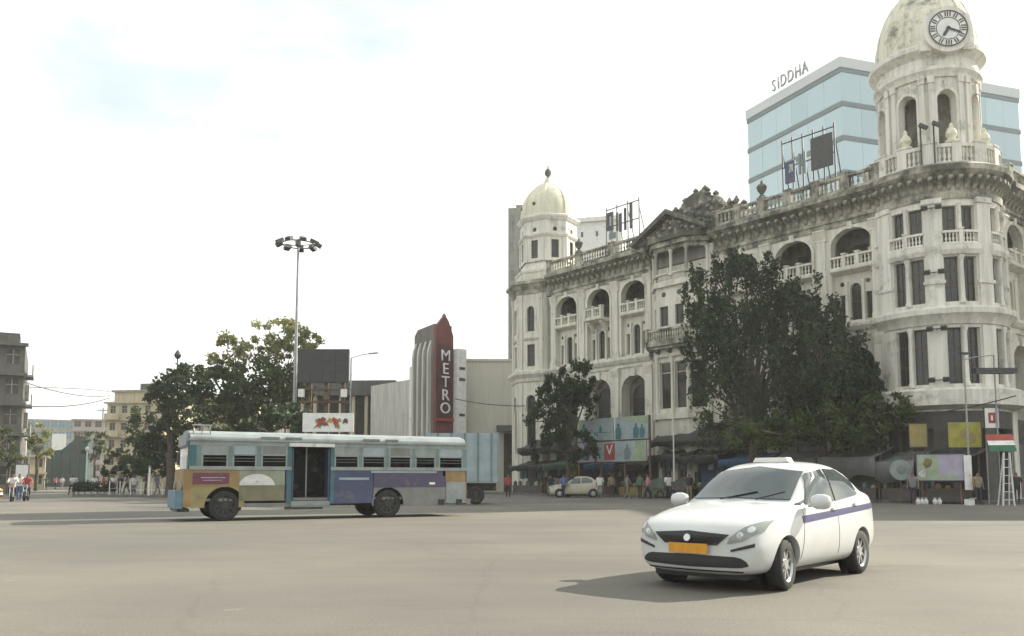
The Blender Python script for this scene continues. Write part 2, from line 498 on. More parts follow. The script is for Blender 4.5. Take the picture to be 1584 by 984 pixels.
pv = MB()
pl = [(-34, -3.3), (31.5, -3.3), (36.2, -2.2), (38.6, 2.5), (38.6, 40), (35, 40), (35, 3), (32, -0.0), (-34, 0.0)]
pv.slab(pl, 0.004, 0.15)
o = pv.build('pavement', M['pavement'])
o.location = FA; o.rotation_euler = (0, 0, FRZ)
tag(o, kind='structure')

# ------------------------------------------------------------------ domed corner building
B = thing('domed_corner_building', 'ornate cream baroque corner building with clock tower, arcaded balconies and mould-stained cornice', 'building', FA, FRZ)

def window(T, cx, w, zb, zt, y, arch=False, mull=1, trans=(0.72,), parent=B, frame='wood', name='window'):
    """frame + dark pane, pane is a child of the frame"""
    f = MB(T); t = 0.07
    zs = zt - w / 2 if arch else zt
    f.box(cx - w / 2, cx - w / 2 + t, y, y + 0.08, zb, zs)
    f.box(cx + w / 2 - t, cx + w / 2, y, y + 0.08, zb, zs)
    f.box(cx - w / 2 + t, cx + w / 2 - t, y, y + 0.08, zb, zb + t)
    f.box(cx - w / 2 + t, cx + w / 2 - t, y, y + 0.08, zs - t, zs)
    for k in range(mull):
        xx = cx - w / 2 + w * (k + 1) / (mull + 1)
        f.box(xx - t * 0.35, xx + t * 0.35, y + 0.01, y + 0.07, zb + t, zs - t)
    for q in trans:
        zz = zb + (zs - zb) * q
        f.box(cx - w / 2 + t, cx + w / 2 - t, y + 0.015, y + 0.065, zz - t * 0.4, zz + t * 0.4)
    if arch:
        f.arch_ring(cx, w - 2 * t, zs, w / 2 - t, t, y + 0.08, 0.08, 10)
    fo = f.build(name, M[frame], parent)
    g = MB(T)
    n = 8
    poly = [(cx - w / 2 + t * 0.5, zb + t * 0.5), (cx + w / 2 - t * 0.5, zb + t * 0.5)]
    if arch:
        poly += [(cx + (w / 2 - t * 0.5) * math.cos(PI * i / n), zs + (w / 2 - t * 0.5) * math.sin(PI * i / n)) for i in range(n + 1)]
    else:
        poly += [(cx + w / 2 - t * 0.5, zt - t * 0.5), (cx - w / 2 + t * 0.5, zt - t * 0.5)]
    g.plate(poly, y + 0.035, y + 0.05)
    g.build('pane', M['pane'], fo)
    return fo

BALP = [(0.065, 0), (0.065, 0.08), (0.035, 0.14), (0.085, 0.36), (0.035, 0.66), (0.06, 0.78), (0.065, 0.88), (0.065, 1)]
def balusters(T, x0, x1, y, z0, z1, step, parent, mat, r=1.0):
    m = MB()
    n = max(1, int((x1 - x0) / step))
    for k in range(n):
        x = x0 + (x1 - x0) * (k + 0.5) / n
        c = T(x, y, 0) if T else (x, y, 0)
        m.lathe([(a * r, z0 + (z1 - z0) * h) for a, h in BALP], c[0], c[1], 6, cap=False)
    return m.build('baluster_row', M[mat], parent, True, 'stuff')

def balustrade(T, x0, x1, y, z0, z1, mat='stucco', posts=(), parent=B, step=0.24, nx=1, pw=0.3, name='balustrade', r=1.0):
    m = MB(T)
    h = z1 - z0
    m.box(x0, x1, y - 0.12, y + 0.12, z0, z0 + h * 0.14, nx)
    m.box(x0, x1, y - 0.14, y + 0.14, z1 - h * 0.17, z1, nx)
    for q in posts:
        m.box(q - pw / 2, q + pw / 2, y - 0.17, y + 0.17, z0 - 0.01, z1 + 0.06)
        m.box(q - pw / 2 - 0.05, q + pw / 2 + 0.05, y - 0.21, y + 0.21, z1 + 0.06, z1 + 0.14)
    o = m.build(name, M[mat], parent)
    ps = sorted([x0] + list(posts) + [x1])
    first = None
    mm = MB()
    for a, b in zip(ps, ps[1:]):
        if b - a < 0.4: continue
        a2, b2 = a + pw / 2, b - pw / 2
        n = max(1, int((b2 - a2) / step))
        for k in range(n):
            x = a2 + (b2 - a2) * (k + 0.5) / n
            c = T(x, y, 0) if T else (x, y, 0)
            mm.lathe([(q * r, z0 + h * 0.14 + h * 0.69 * hh) for q, hh in BALP], c[0], c[1], 6, cap=False)
    mm.build('baluster_row', M[mat], o, True, 'stuff')
    return o

def column(T, x, y, z0, z1, r, mat='stucco', parent=B, name='column', n=10):
    c = T(x, y, 0) if T else (x, y, 0)
    m = MB(); h = z1 - z0
    m.lathe([(r * 1.35, z0), (r * 1.35, z0 + 0.06 * h), (r * 1.05, z0 + 0.09 * h), (r, z0 + 0.3 * h), (r * 0.84, z0 + 0.86 * h), (r * 1.0, z0 + 0.88 * h),
             (r * 0.9, z0 + 0.9 * h), (r * 1.45, z0 + 0.96 * h), (r * 1.45, z1)], c[0], c[1], n)
    return m.build(name, M[mat], parent, True)

ID = lambda x, y, z: (x, y, z)
def RF(x, y, z): return (35 - y, 5.2 + x, z)          # the side-street facade

CORN = [(0, 17.45), (-0.10, 17.45), (-0.10, 17.75), (-0.2, 17.8), (-0.2, 18.0), (-0.06, 18.05), (-0.06, 18.75), (-0.35, 18.8), (-0.75, 19.05), (-0.9, 19.1), (-0.9, 19.4), (-0.62, 19.55), (0, 19.6)]
STRG = [(0, 10.25), (-0.12, 10.25), (-0.16, 10.5), (-0.3, 10.6), (-0.45, 10.85), (-0.45, 11.02), (-0.2, 11.12), (0, 11.14)]

brk = MB()
brk.plate([(0, 0), (0, -0.62), (0, -0.62)], 0, 0) if False else None
brk.v, brk.f, brk.m = [], [], []
prof = [(0, 0.0), (-0.05, 0.0), (-0.14, 0.18), (-0.22, 0.3), (-0.5, 0.42), (-0.62, 0.5), (-0.62, 0.72), (0, 0.72)]
brk.extr(prof, -0.12, 0.12)
brk_me = brk.mesh('bracket', M['dirty'])
def bracket(x, y, z, rz=0, parent=B):
    o = link_mesh('bracket', brk_me, parent)
    o.location = (x, y, z); o.rotation_euler = (0, 0, rz)
    return o

def bay(T, c, half, balc=False, seed=0, w=2.62, low_detail=False):
    """one arcaded bay: tall arch below, triple window and arched loggia above"""
    rnd = random.Random(seed)
    m = MB(T)
    # lower arcade and giant upper arch
    m.arch_panel(c - half, c + half, 0, 10.6, c, 2.7, 0.6, 8.35, 1.25, 0, 0.9, 14)
    m.arch_panel(c - half, c + half, 10.6, 17.6, c, w, 11.1, 16.15, 1.08, 0, 0.55, 16)
    wo_ = m.build('bay_wall', M['stucco'], B)
    a = MB(T)
    a.arch_ring(c, w, 16.15, 1.08, 0.2, 0, 0.07, 16, jamb=11.3)
    a.box(c - 0.16, c + 0.16, -0.16, 0, 17.15, 17.62)
    a.arch_ring(c, 2.7, 8.35, 1.25, 0.24, 0, 0.08, 16, jamb=6.6)
    a.box(c - 0.2, c + 0.2, -0.2, 0, 9.5, 10.1)
    a.build('arch_moulding', M['stucco'], wo_)
    # loggia shell
    r = MB(T)
    r.box(c - w / 2 - 0.3, c + w / 2 + 0.3, 2.4, 2.6, 14.4, 17.6)
    r.box(c - w / 2 - 0.35, c - w / 2 - 0.3, 0.56, 2.6, 14.4, 17.6)
    r.box(c + w / 2 + 0.3, c + w / 2 + 0.35, 0.56, 2.6, 14.4, 17.6)
    r.box(c - w / 2 - 0.35, c + w / 2 + 0.35, 0.56, 2.6, 17.6, 17.7)
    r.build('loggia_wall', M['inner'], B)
    dr = MB(T)
    for dx in (-0.62, 0.62):
        dr.box(c + dx - 0.42, c + dx + 0.42, 2.3, 2.39, 14.75, 16.7)
    dr.build('loggia_door', M['wood'], B)
    # infill with three lights
    yi = 0.35
    for cx, ww, ar in ((c - 0.86, 0.42, False), (c, 0.74, True), (c + 0.86, 0.42, False)):
        q = MB(T)
        x0, x1 = (c - w / 2, c - 0.56) if cx < c - 0.1 else ((c + 0.56, c + w / 2) if cx > c + 0.1 else (c - 0.56, c + 0.56))
        zs = 13.35 if ar else 13.05
        q.arch_panel(x0, x1, 11.1, 14.4, cx, ww, 11.35, zs, ww / 2 if ar else 0.0, yi, 0.28, 8, 1)
        q.build('infill_wall', M['stucco'], B)
        window(T, cx, ww, 11.35, zs + (ww / 2 if ar else 0), yi + 0.2, ar, 1 if ar else 0, (0.6,))
        if not ar:
            oc = MB(T)
            k = 10
            oc.plate([(cx + 0.15 * math.cos(2 * PI * i / k), 13.75 + 0.15 * math.sin(2 * PI * i / k)) for i in range(k)], yi - 0.012, yi + 0.05)
            oc.build('oculus', M['pane'], B)
    for dx in (-0.56, 0.56):
        column(T, c + dx, yi - 0.08, 11.14, 13.9, 0.1)
    # balcony
    b = MB(T)
    if balc:
        b.extr([(0.5, 14.28), (-0.35, 14.4), (-0.75, 14.52), (-0.75, 14.68), (0.5, 14.68)], c - 1.0, c + 1.0)
        b.box(c - w / 2, c + w / 2, 0.06, 0.6, 14.4, 14.68)
        for dx in (-0.7, 0.7):
            b.extr([(0.3, 13.6), (0.1, 13.7), (-0.55, 14.3), (-0.55, 14.41), (0.3, 14.41)], c + dx - 0.12, c + dx + 0.12)
        b.build('balcony_slab', M['stucco'], B)
        balustrade(T, c - 1.0, c + 1.0, -0.6, 14.68, 15.5, posts=(c - 0.9, c, c + 0.9), pw=0.22, step=0.2)
    else:
        b.extr([(0.55, 14.3), (0.1, 14.38), (-0.2, 14.5), (-0.24, 14.55), (-0.24, 14.68), (0.55, 14.68)], c - w / 2 + 0.003, c + w / 2 - 0.003)
        b.build('balcony_slab', M['stucco'], B)
        balustrade(T, c - w / 2, c + w / 2, -0.05, 14.68, 15.5, posts=(c - 0.45, c + 0.45), pw=0.22, step=0.2)
    sf = MB(T); sf.box(c - 1.6, c + 1.6, -0.12, -0.004, 3.5, 4.9); sf.build('shop_fascia', M['shopdark'], B)  # dark fascia colour also deepens the ground-floor shade
    for dx in (-0.78, 0.78):
        sf = MB(T); sf.box(c + dx - 0.7, c + dx + 0.7, -0.06, -0.004, 0.2, 3.45); sf.build('roller_shutter', M['shopgrey'], B)
    # shop recess under the lower arch
    s_ = MB(T)
    s_.box(c - 1.5, c + 1.5, 1.0, 1.15, 0, 9.8)
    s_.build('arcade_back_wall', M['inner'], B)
    window(T, c, 1.9, 5.6, 8.9, 0.85, True, 2, (0.5,), frame='wood')

def pilaster(T, x, wdt=0.62, z0=11.14, z1=17.45, lower=True):
    p = MB(T)
    p.box(x - wdt / 2, x + wdt / 2, -0.14, 0, z0, z1 - 0.75)
    p.box(x - wdt / 2 - 0.06, x + wdt / 2 + 0.06, -0.2, 0, z0, z0 + 0.45)
    p.extr([(0, z1 - 0.75), (-0.16, z1 - 0.75), (-0.16, z1 - 0.62), (-0.3, z1 - 0.15), (-0.34, z1 - 0.1), (-0.34, z1), (0, z1)], x - wdt / 2 - 0.1, x + wdt / 2 + 0.1)
    o = p.build('pilaster', M['stucco'], B)
    if lower:
        p = MB(T)
        p.box(x - wdt / 2 - 0.06, x + wdt / 2 + 0.06, -0.2, 0, 0, 9.6)
        p.extr([(0, 9.6), (-0.22, 9.6), (-0.34, 10.1), (-0.34, 10.25), (0, 10.25)], x - wdt / 2 - 0.12, x + wdt / 2 + 0.12)
        p.build('pilaster', M['stucco'], B)
    return o

LB = [1.95, 5.85, 9.75]
RB = [20.0, 24.1, 28.2]
for i, c in enumerate(LB):
    bay(ID, c, 1.95, balc=(i == 1), seed=i)
for i, c in enumerate(RB):
    bay(ID, c, 2.05, balc=False, seed=10 + i, w=2.75)
for x in (0.35, 3.9, 7.8, 11.35, 18.3, 22.05, 26.15, 29.9):
    pilaster(ID, x)
for i, c in enumerate((2.2, 6.3, 10.4)):
    bay(RF, c, 2.05, seed=20 + i)
for x in (0.25, 4.25, 8.35, 12.2):
    pilaster(RF, x)
fl = MB()
fl.box(11.7, 17.95, 0, 0.6, 0, 17.6)             # plain wall behind the pavilion
fl.build('plain_wall', M['stucco'], B)
for xa, xb in ((0, 11.7), (17.7, 30.6)):
    md = MB(); md.extr(CORN, xa, xb); md.build('cornice', M['dirty'], B)
md = MB(RF)
md.extr(CORN, 0.4, 12.45)
md.build('cornice', M['dirty'], B)
for xa, xb in ((0, 11.7), (17.7, 30.6)):
    md = MB(); md.extr(STRG, xa, xb); md.build('string_course', M['stucco'], B)
md = MB(RF)
md.extr(STRG, 0.4, 12.45)
md.build('string_course', M['stucco'], B)
x = 0.35
while x < 30.3:
    if not (11.6 < x < 17.8): bracket(x, -0.06, 18.12)
    x += 0.62
y = 5.9
while y < 17.5:
    bracket(35.06, y, 18.12, PI / 2); y += 0.62
# parapet: pedestals and baluster panels
balustrade(ID, 0, 11.6, -0.35, 19.6, 20.6, 'dirty', (0.2, 3.9, 7.8, 11.4), step=0.3, pw=0.6, name='parapet', r=1.2)
balustrade(ID, 17.9, 30.5, -0.35, 19.6, 20.6, 'dirty', (18.2, 20.1, 22.05, 24.1, 26.15, 28.2, 30.2), step=0.3, pw=0.55, name='parapet', r=1.2)
balustrade(RF, 0.6, 12.4, -0.35, 19.6, 20.6, 'dirty', (0.9, 4.3, 8.4, 12.2), step=0.3, pw=0.55, name='parapet', r=1.2)
for x in (3.9, 22.05):
    u = MB()
    u.lathe([(0.22, 20.74), (0.22, 20.85), (0.1, 20.95), (0.3, 21.25), (0.36, 21.5), (0.26, 21.65), (0.12, 21.7), (0.05, 21.95)], x, -0.35, 10)
    u.build('roof_urn', M['black'], B, True)
# core mass and roof behind the parapet
co = MB()
co.slab([(-4.5, 2.65), (31, 2.65), (32.3, 4), (32.3, 17.6), (-4.5, 17.6)], 0, 17.7)
co.slab([(-4.5, 0.05), (31, 0.05), (34.9, 4.5), (34.9, 17.6), (-4.5, 17.6)], 17.72, 19.55)
co.build('core_wall', M['grey'], B)

# ---- central pavilion
XC = 14.7
def faceT(p0, p1):
    d = Vector((p1[0] - p0[0], p1[1] - p0[1])); L = d.length; d /= L
    n = Vector((-d.y, d.x))
    return (lambda x, y, z: (p0[0] + d.x * x + n.x * y, p0[1] + d.y * x + n.y * y, z)), L
PVP = [(11.75, 0.0), (12.15, -0.25), (13.25, -1.3), (16.15, -1.3), (17.25, -0.25), (17.65, 0.0)]
for a, b in zip(PVP, PVP[1:]):
    T, L = faceT(a, b)
    if L < 0.7:
        w_ = MB(T); w_.box(0, L, 0, 0.3, 0, 18.6); w_.build('pavilion_wall', M['stucco'], B)
        continue
    nw = 2 if L > 2 else 1
    seg = L / nw
    for k in range(nw):
        x0, x1 = k * seg, (k + 1) * seg
        cx = (x0 + x1) / 2
        w_ = MB(T)
        w_.arch_panel(x0, x1, 0, 6.0, cx, seg * 0.6, 0.6, 3.2, 0.3, 0, 0.3, 8, 1)
        w_.arch_panel(x0, x1, 6.0, 11.2, cx, seg * 0.74, 6.5, 10.0, 0.0, 0, 0.3, 4, 1)
        w_.arch_panel(x0, x1, 11.2, 16.0, cx, seg * 0.55, 12.75, 14.25, 0.0, 0, 0.25, 4, 1)
        w_.build('pavilion_wall', M['stucco'], B)
        window(T, cx, seg * 0.74, 6.5, 10.0, 0.2, False, 0, (0.78,), frame='stucco')
        window(T, cx, seg * 0.55, 12.75, 14.25, 0.15, False, 1, (0.5,))
        oc = MB(T)
        oc.plate([(cx + 0.2 * math.cos(2 * PI * i / 12), 15.15 + 0.2 * math.sin(2 * PI * i / 12)) for i in range(12)], -0.012, 0.05)
        oc.build('oculus', M['pane'], B)
    for k in range(nw + 1):
        column(T, k * seg, -0.05, 6.15, 10.4, 0.13)
        column(T, k * seg, 0.0, 16.5, 18.45, 0.13)
    for z0, z1, pr, mt in ((5.75, 6.15, 0.2, 'stucco'), (10.4, 10.95, 0.22, 'stucco'), (15.7, 16.05, 0.22, 'stucco'), (18.45, 18.75, 0.12, 'dirty'), (18.75, 19.1, 0.35, 'dirty'), (19.1, 19.45, 0.6, 'black')):
        e_ = MB(T); e_.box(-pr * 0.42, L + pr * 0.42, -pr, 0.25, z0, z1); e_.build('moulding_band', M[mt], B)
    balustrade(T, 0.05, L - 0.05, 0.0, 16.05, 16.75, 'stucco', (), step=0.2, pw=0.2)
lg = MB()
lg.slab([(12.2, 0.3), (17.2, 0.3), (17.2, 0.45), (12.2, 0.45)], 16.0, 18.6)
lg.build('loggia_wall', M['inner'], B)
dd = MB()
for x in (12.9, 14.2, 15.5, 16.6): dd.box(x - 0.4, x + 0.4, 0.2, 0.29, 16.1, 18.2)
dd.build('loggia_door', M['wood'], B)
# balcony of the pavilion
BP = [(11.5, 0.0), (11.7, -0.6), (12.9, -2.2), (16.5, -2.2), (17.7, -0.6), (17.9, 0.0)]
bs = MB(); bs.slab(BP, 11.15, 11.45); bs.slab([(x * 0.96 + XC * 0.04, y * 0.9) for x, y in BP], 10.95, 11.148)
bs.build('balcony_slab', M['dirty'], B)
for a, b in zip(BP[1:-1], BP[2:-1]):
    T, L = faceT(a, b)
    balustrade(T, 0.05, L - 0.05, 0.12, 11.45, 12.4, 'dirty', (0.1, L - 0.1), step=0.22, pw=0.22)
for x in (12.6, 13.6, 14.7, 15.8, 16.8):
    k = MB(); dep = -1.9 if 13 < x < 16.5 else -1.1
    k.extr([(-0.4, 10.2), (-0.9, 10.35), (dep, 10.8), (dep, 10.95), (-0.4, 10.95)], x - 0.13, x + 0.13)
    k.build('balcony_bracket', M['black'], B)
# pediment
pd = MB()
pd.plate([(11.5, 19.45), (17.9, 19.45), (XC, 21.1)], -1.25, 0.4)
pm = pd.build('pediment', M['black'], B)
rk = MB()
for sg in (-1, 1):
    ux, uz = 3.35 * sg, -1.75
    L = math.hypot(ux, uz); nx_, nz_ = -uz / L * sg, abs(ux) / L
    p0, p1 = (XC, 21.14), (XC + ux * 1.06, 21.14 + uz * 1.06)
    t_ = 0.3
    rk.plate([p0, p1, (p1[0] + nx_ * t_ * 0.6, p1[1] + nz_ * t_), (p0[0], p0[1] + t_ * 1.25)], -1.85, 0.4)
rk.build('raking_cornice', M['black'], pm)
tm = MB()
rr = random.Random(3)
for k in range(26):
    a = rr.uniform(-2.2, 2.2); z = 19.6 + rr.uniform(0, 1) * (1.3 * (1 - abs(a) / 2.7))
    tm.lathe([(0.02, z - 0.16), (0.16, z - 0.08), (0.19, z + 0.05), (0.05, z + 0.17)], XC + a, -1.28, 7)
tm.build('tympanum_relief', M['dirty'], pm, True, 'stuff')
at = MB()
prof_ = [(11.9, 19.5), (19.7, 19.5), (19.7, 20.5), (19.3, 20.9), (19.3, 21.2), (18.5, 21.35), (18.1, 21.0), (17.6, 21.3), (17.4, 21.9), (17.0, 22.2), (16.6, 22.75), (15.9, 23.1), (15.2, 23.2), (14.5, 22.95), (14.0, 22.35), (13.5, 22.2), (13.3, 21.6), (12.9, 21.2), (12.5, 21.3), (12.3, 20.9), (11.9, 20.6)]
at.plate(prof_, 0.9, 2.8)
ao = at.build('attic_block', M['black'], B)
for (xa, za), (xb, zb_) in zip(prof_[4:19], prof_[5:20]):
    for f_ in (0.15, 0.65):
        x_, z_ = xa + (xb - xa) * f_, za + (zb_ - za) * f_ - 0.12
        s_ = rr.uniform(0.7, 1.3)
        q = MB(); q.lathe([(0.18 * s_, z_), (0.27 * s_, z_ + 0.14 * s_), (0.13 * s_, z_ + 0.26 * s_), (0.22 * s_, z_ + 0.4 * s_), (0.06, z_ + 0.58 * s_)], x_, 1.1 + rr.uniform(-.25, .6), 7)
        q.build('crest_ornament', M[rr.choice(['black', 'dirty'])], ao, True)
al = MB()
for k, x in enumerate((12.4, 13.1, 17.9, 18.6, 19.2)):
    al.lathe([(0.2, 20.9), (0.28, 21.1), (0.1, 21.3), (0.24, 21.55), (0.05, 21.9)], x, 0.75, 8)
for k in range(30):
    x = rr.uniform(13.4, 17.6); z = rr.uniform(20.3, 22.3)
    al.lathe([(0.02, z - 0.2), (0.17, z - 0.1), (0.2, z + 0.08), (0.04, z + 0.2)], x, 0.88, 7)
al.build('attic_ornament', M['dirty'], ao, True, 'stuff')

for sg in (-1, 1):
    for k in range(5):
        f_ = (k + 0.6) / 5.3
        x_, z_ = XC + sg * 3.5 * f_, 21.4 - 1.85 * f_
        s_ = rr.uniform(0.75, 1.25)
        q = MB(); q.lathe([(0.16 * s_, z_), (0.26 * s_, z_ + 0.15 * s_), (0.14 * s_, z_ + 0.3 * s_), (0.24 * s_, z_ + 0.5 * s_), (0.1 * s_, z_ + 0.72 * s_), (0.02, z_ + 0.8 * s_)], x_, -0.6 + rr.uniform(-.3, .5), 8)
        q.build('pediment_finial', M['black'], pm, True)
# ---- left turret: octagon with dome
TX, TY, TR = -3.2, 2.55, 3.42
def octa(R, k, a0=-PI / 2 - PI / 8):
    a = a0 + k * PI / 4
    return (TX + R * math.cos(a), TY + R * math.sin(a))
OFF = -PI / 2 - PI / 8 + 0.30
for k in range(8):
    a, b = octa(TR, k, OFF), octa(TR, k + 1, OFF)
    mid = ((a[0] + b[0]) / 2 - TX, (a[1] + b[1]) / 2 - TY)
    T, L = faceT(a, b)
    vis = mid[1] < 1.6
    w_ = MB(T)
    c = L / 2
    if vis:
        w_.arch_panel(0, L, 0, 9.9, c, 0.95, 3.6, 8.4, 0.48, 0, 0.3, 10, 2)
        w_.arch_panel(0, L, 9.9, 14.2, c, 0.82, 11.5, 13.5, 0.0, 0, 0.25, 4, 2)
        w_.arch_panel(0, L, 14.2, 18.3, c, 0.82, 14.7, 16.6, 0.41, 0, 0.25, 10, 2)
        window(T, c, 0.95, 3.6, 8.88, 0.2, True, 1, (0.5, 0.8))
        window(T, c, 0.82, 11.5, 13.5, 0.16, False, 1, (0.6,))
        window(T, c, 0.82, 14.7, 17.01, 0.16, True, 1, (0.6,))
        d = MB(T); d.arch_ring(c, 0.82, 16.6, 0.41, 0.16, 0, 0.07, 10, jamb=14.7); d.build('window_surround', M['stucco'], B)
        d = MB(T); d.arch_ring(c, 0.95, 8.4, 0.48, 0.2, 0, 0.09, 10, jamb=7.6); d.build('window_surround', M['stucco'], B)
        d = MB(T); d.extr([(0, 13.9), (-0.12, 13.92), (-0.2, 14.1), (0, 14.12)], c - 0.7, c + 0.7); d.build('window_hood', M['stucco'], B)
    else:
        w_.box(0, L, 0, 0.3, 0, 18.3)
    w_.build('turret_wall', M['stucco'], B)
    p_ = MB(T)
    for x0, x1 in ((0.03, 0.42), (L - 0.42, L - 0.03)):
        p_.box(x0, x1, -0.1, 0.01, 11.14, 17.6); p_.box(x0 - 0.02, x1 + 0.02, -0.15, 0.01, 17.6, 18.1)
        p_.box(x0, x1, -0.1, 0.01, 0, 9.8)
    p_.build('pilaster', M['stucco'], B)
def ring(prof, R, n=8, mat='stucco', name='cornice_ring', a0=None, parent=B, smooth=False):
    m = MB()
    g = []
    for r, z in prof:
        g.append([m.p(TX + (R + r) * math.cos((OFF if a0 is None else a0) + 2 * PI * k / n), TY + (R + r) * math.sin((OFF if a0 is None else a0) + 2 * PI * k / n), z) for k in range(n)])
    for p, q in zip(g, g[1:]):
        for k in range(n): m.idx(p[k], p[(k + 1) % n], q[(k + 1) % n], q[k])
    return m.build(name, M[mat], parent, smooth)
ring([(-0.3, 10.05), (0.12, 10.1), (0.2, 10.4), (0.5, 10.75), (0.5, 11.0), (0.1, 11.14), (-0.3, 11.14)], TR)
ring([(-0.3, 18.1), (0.1, 18.15), (0.16, 18.5), (0.5, 18.9), (0.68, 19.0), (0.68, 19.25), (0.3, 19.42), (-1.2, 19.45)], TR, mat='dirty')
ring([(-0.9, 19.4), (-0.25, 19.4), (-0.25, 20.2), (-0.18, 20.2), (-0.18, 20.42), (-0.9, 20.42)], TR)
ring([(-0.6, 20.3), (-0.55, 20.4), (-0.95, 21.6), (-1.3, 21.7)], TR)
DR = 2.72
for k in range(8):
    a, b = octa(DR, k, OFF), octa(DR, k + 1, OFF)
    T, L = faceT(a, b); c = L / 2
    w_ = MB(T)
    w_.arch_panel(0, L, 21.3, 23.9, c, 0.72, 21.6, 23.3, 0.0, 0, 0.25, 4, 2)
    w_.arch_panel(0, L, 23.9, 25.2, c, 0.4, 24.1, 24.3, 0.2, 0, 0.25, 8, 2)
    w_.build('turret_drum_wall', M['stucco_t'], B)
    window(T, c, 0.72, 21.6, 23.3, 0.14, False, 1, (0.6,))
    window(T, c, 0.4, 24.1, 24.5, 0.14, False, 0, ())
    e_ = MB(T)
    e_.extr([(0, 23.55), (-0.1, 23.58), (-0.22, 23.75), (-0.22, 23.85), (0, 23.9)], -0.05, L + 0.05)
    e_.box(0.0, 0.28, -0.08, 0.01, 21.3, 23.55); e_.box(L - 0.28, L, -0.08, 0.01, 21.3, 23.55)
    e_.build('drum_moulding', M['stucco_t'], B)
ring([(-0.2, 25.1), (0.1, 25.15), (0.32, 25.45), (0.32, 25.6), (0.05, 25.75), (-0.4, 25.78)], DR, mat='stucco_t')
dm = MB()
DPR = [(2.62, 25.7), (2.64, 26.2), (2.55, 26.9), (2.32, 27.6), (1.95, 28.2), (1.45, 28.7), (0.95, 29.05), (0.55, 29.3), (0.42, 29.5), (0.34, 29.75), (0.2, 29.95)]
dm.lathe(DPR, TX, TY, 32)
do_ = dm.build('turret_dome', M['dome'], B, True)
rb_ = MB()
for k in range(8):
    a = OFF + k * PI / 4
    rb_.tube([(TX + r * 1.005 * math.cos(a), TY + r * 1.005 * math.sin(a), z) for r, z in DPR[:8]], 0.055, 5)
rb_.build('dome_rib', M['dome'], do_)
fn = MB(); fn.lathe([(0.2, 29.9), (0.12, 30.1), (0.3, 30.3), (0.34, 30.5), (0.24, 30.75), (0.06, 30.9), (0.03, 31.3)], TX, TY, 12)
fn.build('finial', M['black'], do_, True)
for k in (6, 7, 0):
    a = OFF + (k + 0.5) * PI / 4
    q = MB(); q.disc((TX + 2.56 * math.cos(a), TY + 2.56 * math.sin(a), 26.75), 0.17, (math.cos(a), math.sin(a), 0.15), 0.14, 12)
    q.build('dome_oculus', M['wood'], do_)

# ---- corner clock tower
CX, CYY = 32.0, 3.0
def polT(R, phi0):
    def T(x, y, z):
        a = phi0 + x / R
        r = R - y
        return (CX + r * math.sin(a), CYY - r * math.cos(a), z)
    return T
RT = 3.66
SEC = RT * PI / 4
for k, phi in enumerate((-45, 0, 45, 90, 135)):
    T = polT(RT, rad(phi))
    for sg in (-1, 1):
        x0, x1 = (-SEC / 2, 0) if sg < 0 else (0, SEC / 2)
        cx = sg * 0.52
        w_ = MB(T)
        g_ = MB(T); g_.arch_panel(x0, x1, 0.15, 5.2, cx, 1.0, 0.6, 4.2, 0.0, 0, 0.3, 6, 4); g_.build('shop_wall', M['shopdark'], B)  # shade under the tower band is painted into this wall colour
        w_.arch_panel(x0, x1, 5.2, 10.25, cx, 0.78, 6.75, 10.0, 0.0, 0, 0.35, 6, 4)
        w_.arch_panel(x0, x1, 10.25, 14.4, cx, 0.78, 11.5, 14.15, 0.0, 0, 0.35, 6, 4)
        w_.arch_panel(x0, x1, 14.4, 17.6, cx, 0.76, 14.9, 17.15, 0.0, 0, 0.35, 6, 4)
        w_.build('tower_wall', M['stucco_t'], B)
        window(T, cx, 0.78, 6.75, 10.0, 0.25, False, 1, (0.35, 0.7))
        window(T, cx, 0.78, 11.5, 14.15, 0.25, False, 1, (0.35, 0.7))
        window(T, cx, 0.76, 14.9, 17.15, 0.25, False, 1, (0.65,))
    balustrade(T, -0.95, 0.95, -0.06, 14.85, 15.65, 'stucco_t', (0,), step=0.17, nx=6, pw=0.2, r=0.9)
    column(T, 0, -0.03, 6.6, 10.1, 0.14, 'stucco_t'); column(T, 0, -0.03, 11.4, 14.2, 0.13, 'stucco_t'); column(T, 0, -0.03, 15.6, 17.3, 0.1, 'stucco_t')
    pl_ = MB(T)
    for z0, z1 in ((6.3, 10.1), (11.2, 17.3)):
        pl_.box(SEC / 2 - 0.46, SEC / 2 + 0.46, -0.16, 0.02, z0, z1, 4)
    pl_.box(SEC / 2 - 0.55, SEC / 2 + 0.55, -0.24, 0.02, 12.55, 12.75, 4)
    pl_.box(SEC / 2 - 0.52, SEC / 2 + 0.52, -0.24, 0.02, 17.3, 17.6, 4)
    pl_.build('tower_pilaster', M['stucco_t'], B)
    lz = MB(T); lz.extr([(0, 14.2), (-0.2, 14.25), (-0.32, 14.5), (-0.32, 14.8), (0, 14.84)], -1.05, 1.05, 6); lz.build('balcony_slab', M['stucco_t'], B)
def tring(prof, name, mat, parent=B, n=64, smooth=True):
    m = MB(); m.lathe(prof, CX, CYY, n, cap=False); return m.build(name, M[mat], parent, smooth)
tring([(3.4, 5.25), (4.0, 5.35), (4.45, 5.5), (4.45, 6.35), (4.2, 6.5), (3.4, 6.55)], 'tower_band', 'stucco_t')
tring([(3.4, 10.15), (3.8, 10.2), (3.92, 10.5), (4.25, 10.75), (4.28, 11.05), (3.95, 11.2), (3.4, 11.3)], 'tower_band', 'stucco_t')
tring([(3.4, 17.5), (3.76, 17.55), (3.8, 17.95), (3.66, 18.0), (3.66, 18.75), (4.1, 18.85), (4.38, 19.1), (4.42, 19.4), (4.1, 19.6), (2.7, 19.65)], 'tower_cornice', 'dirty')
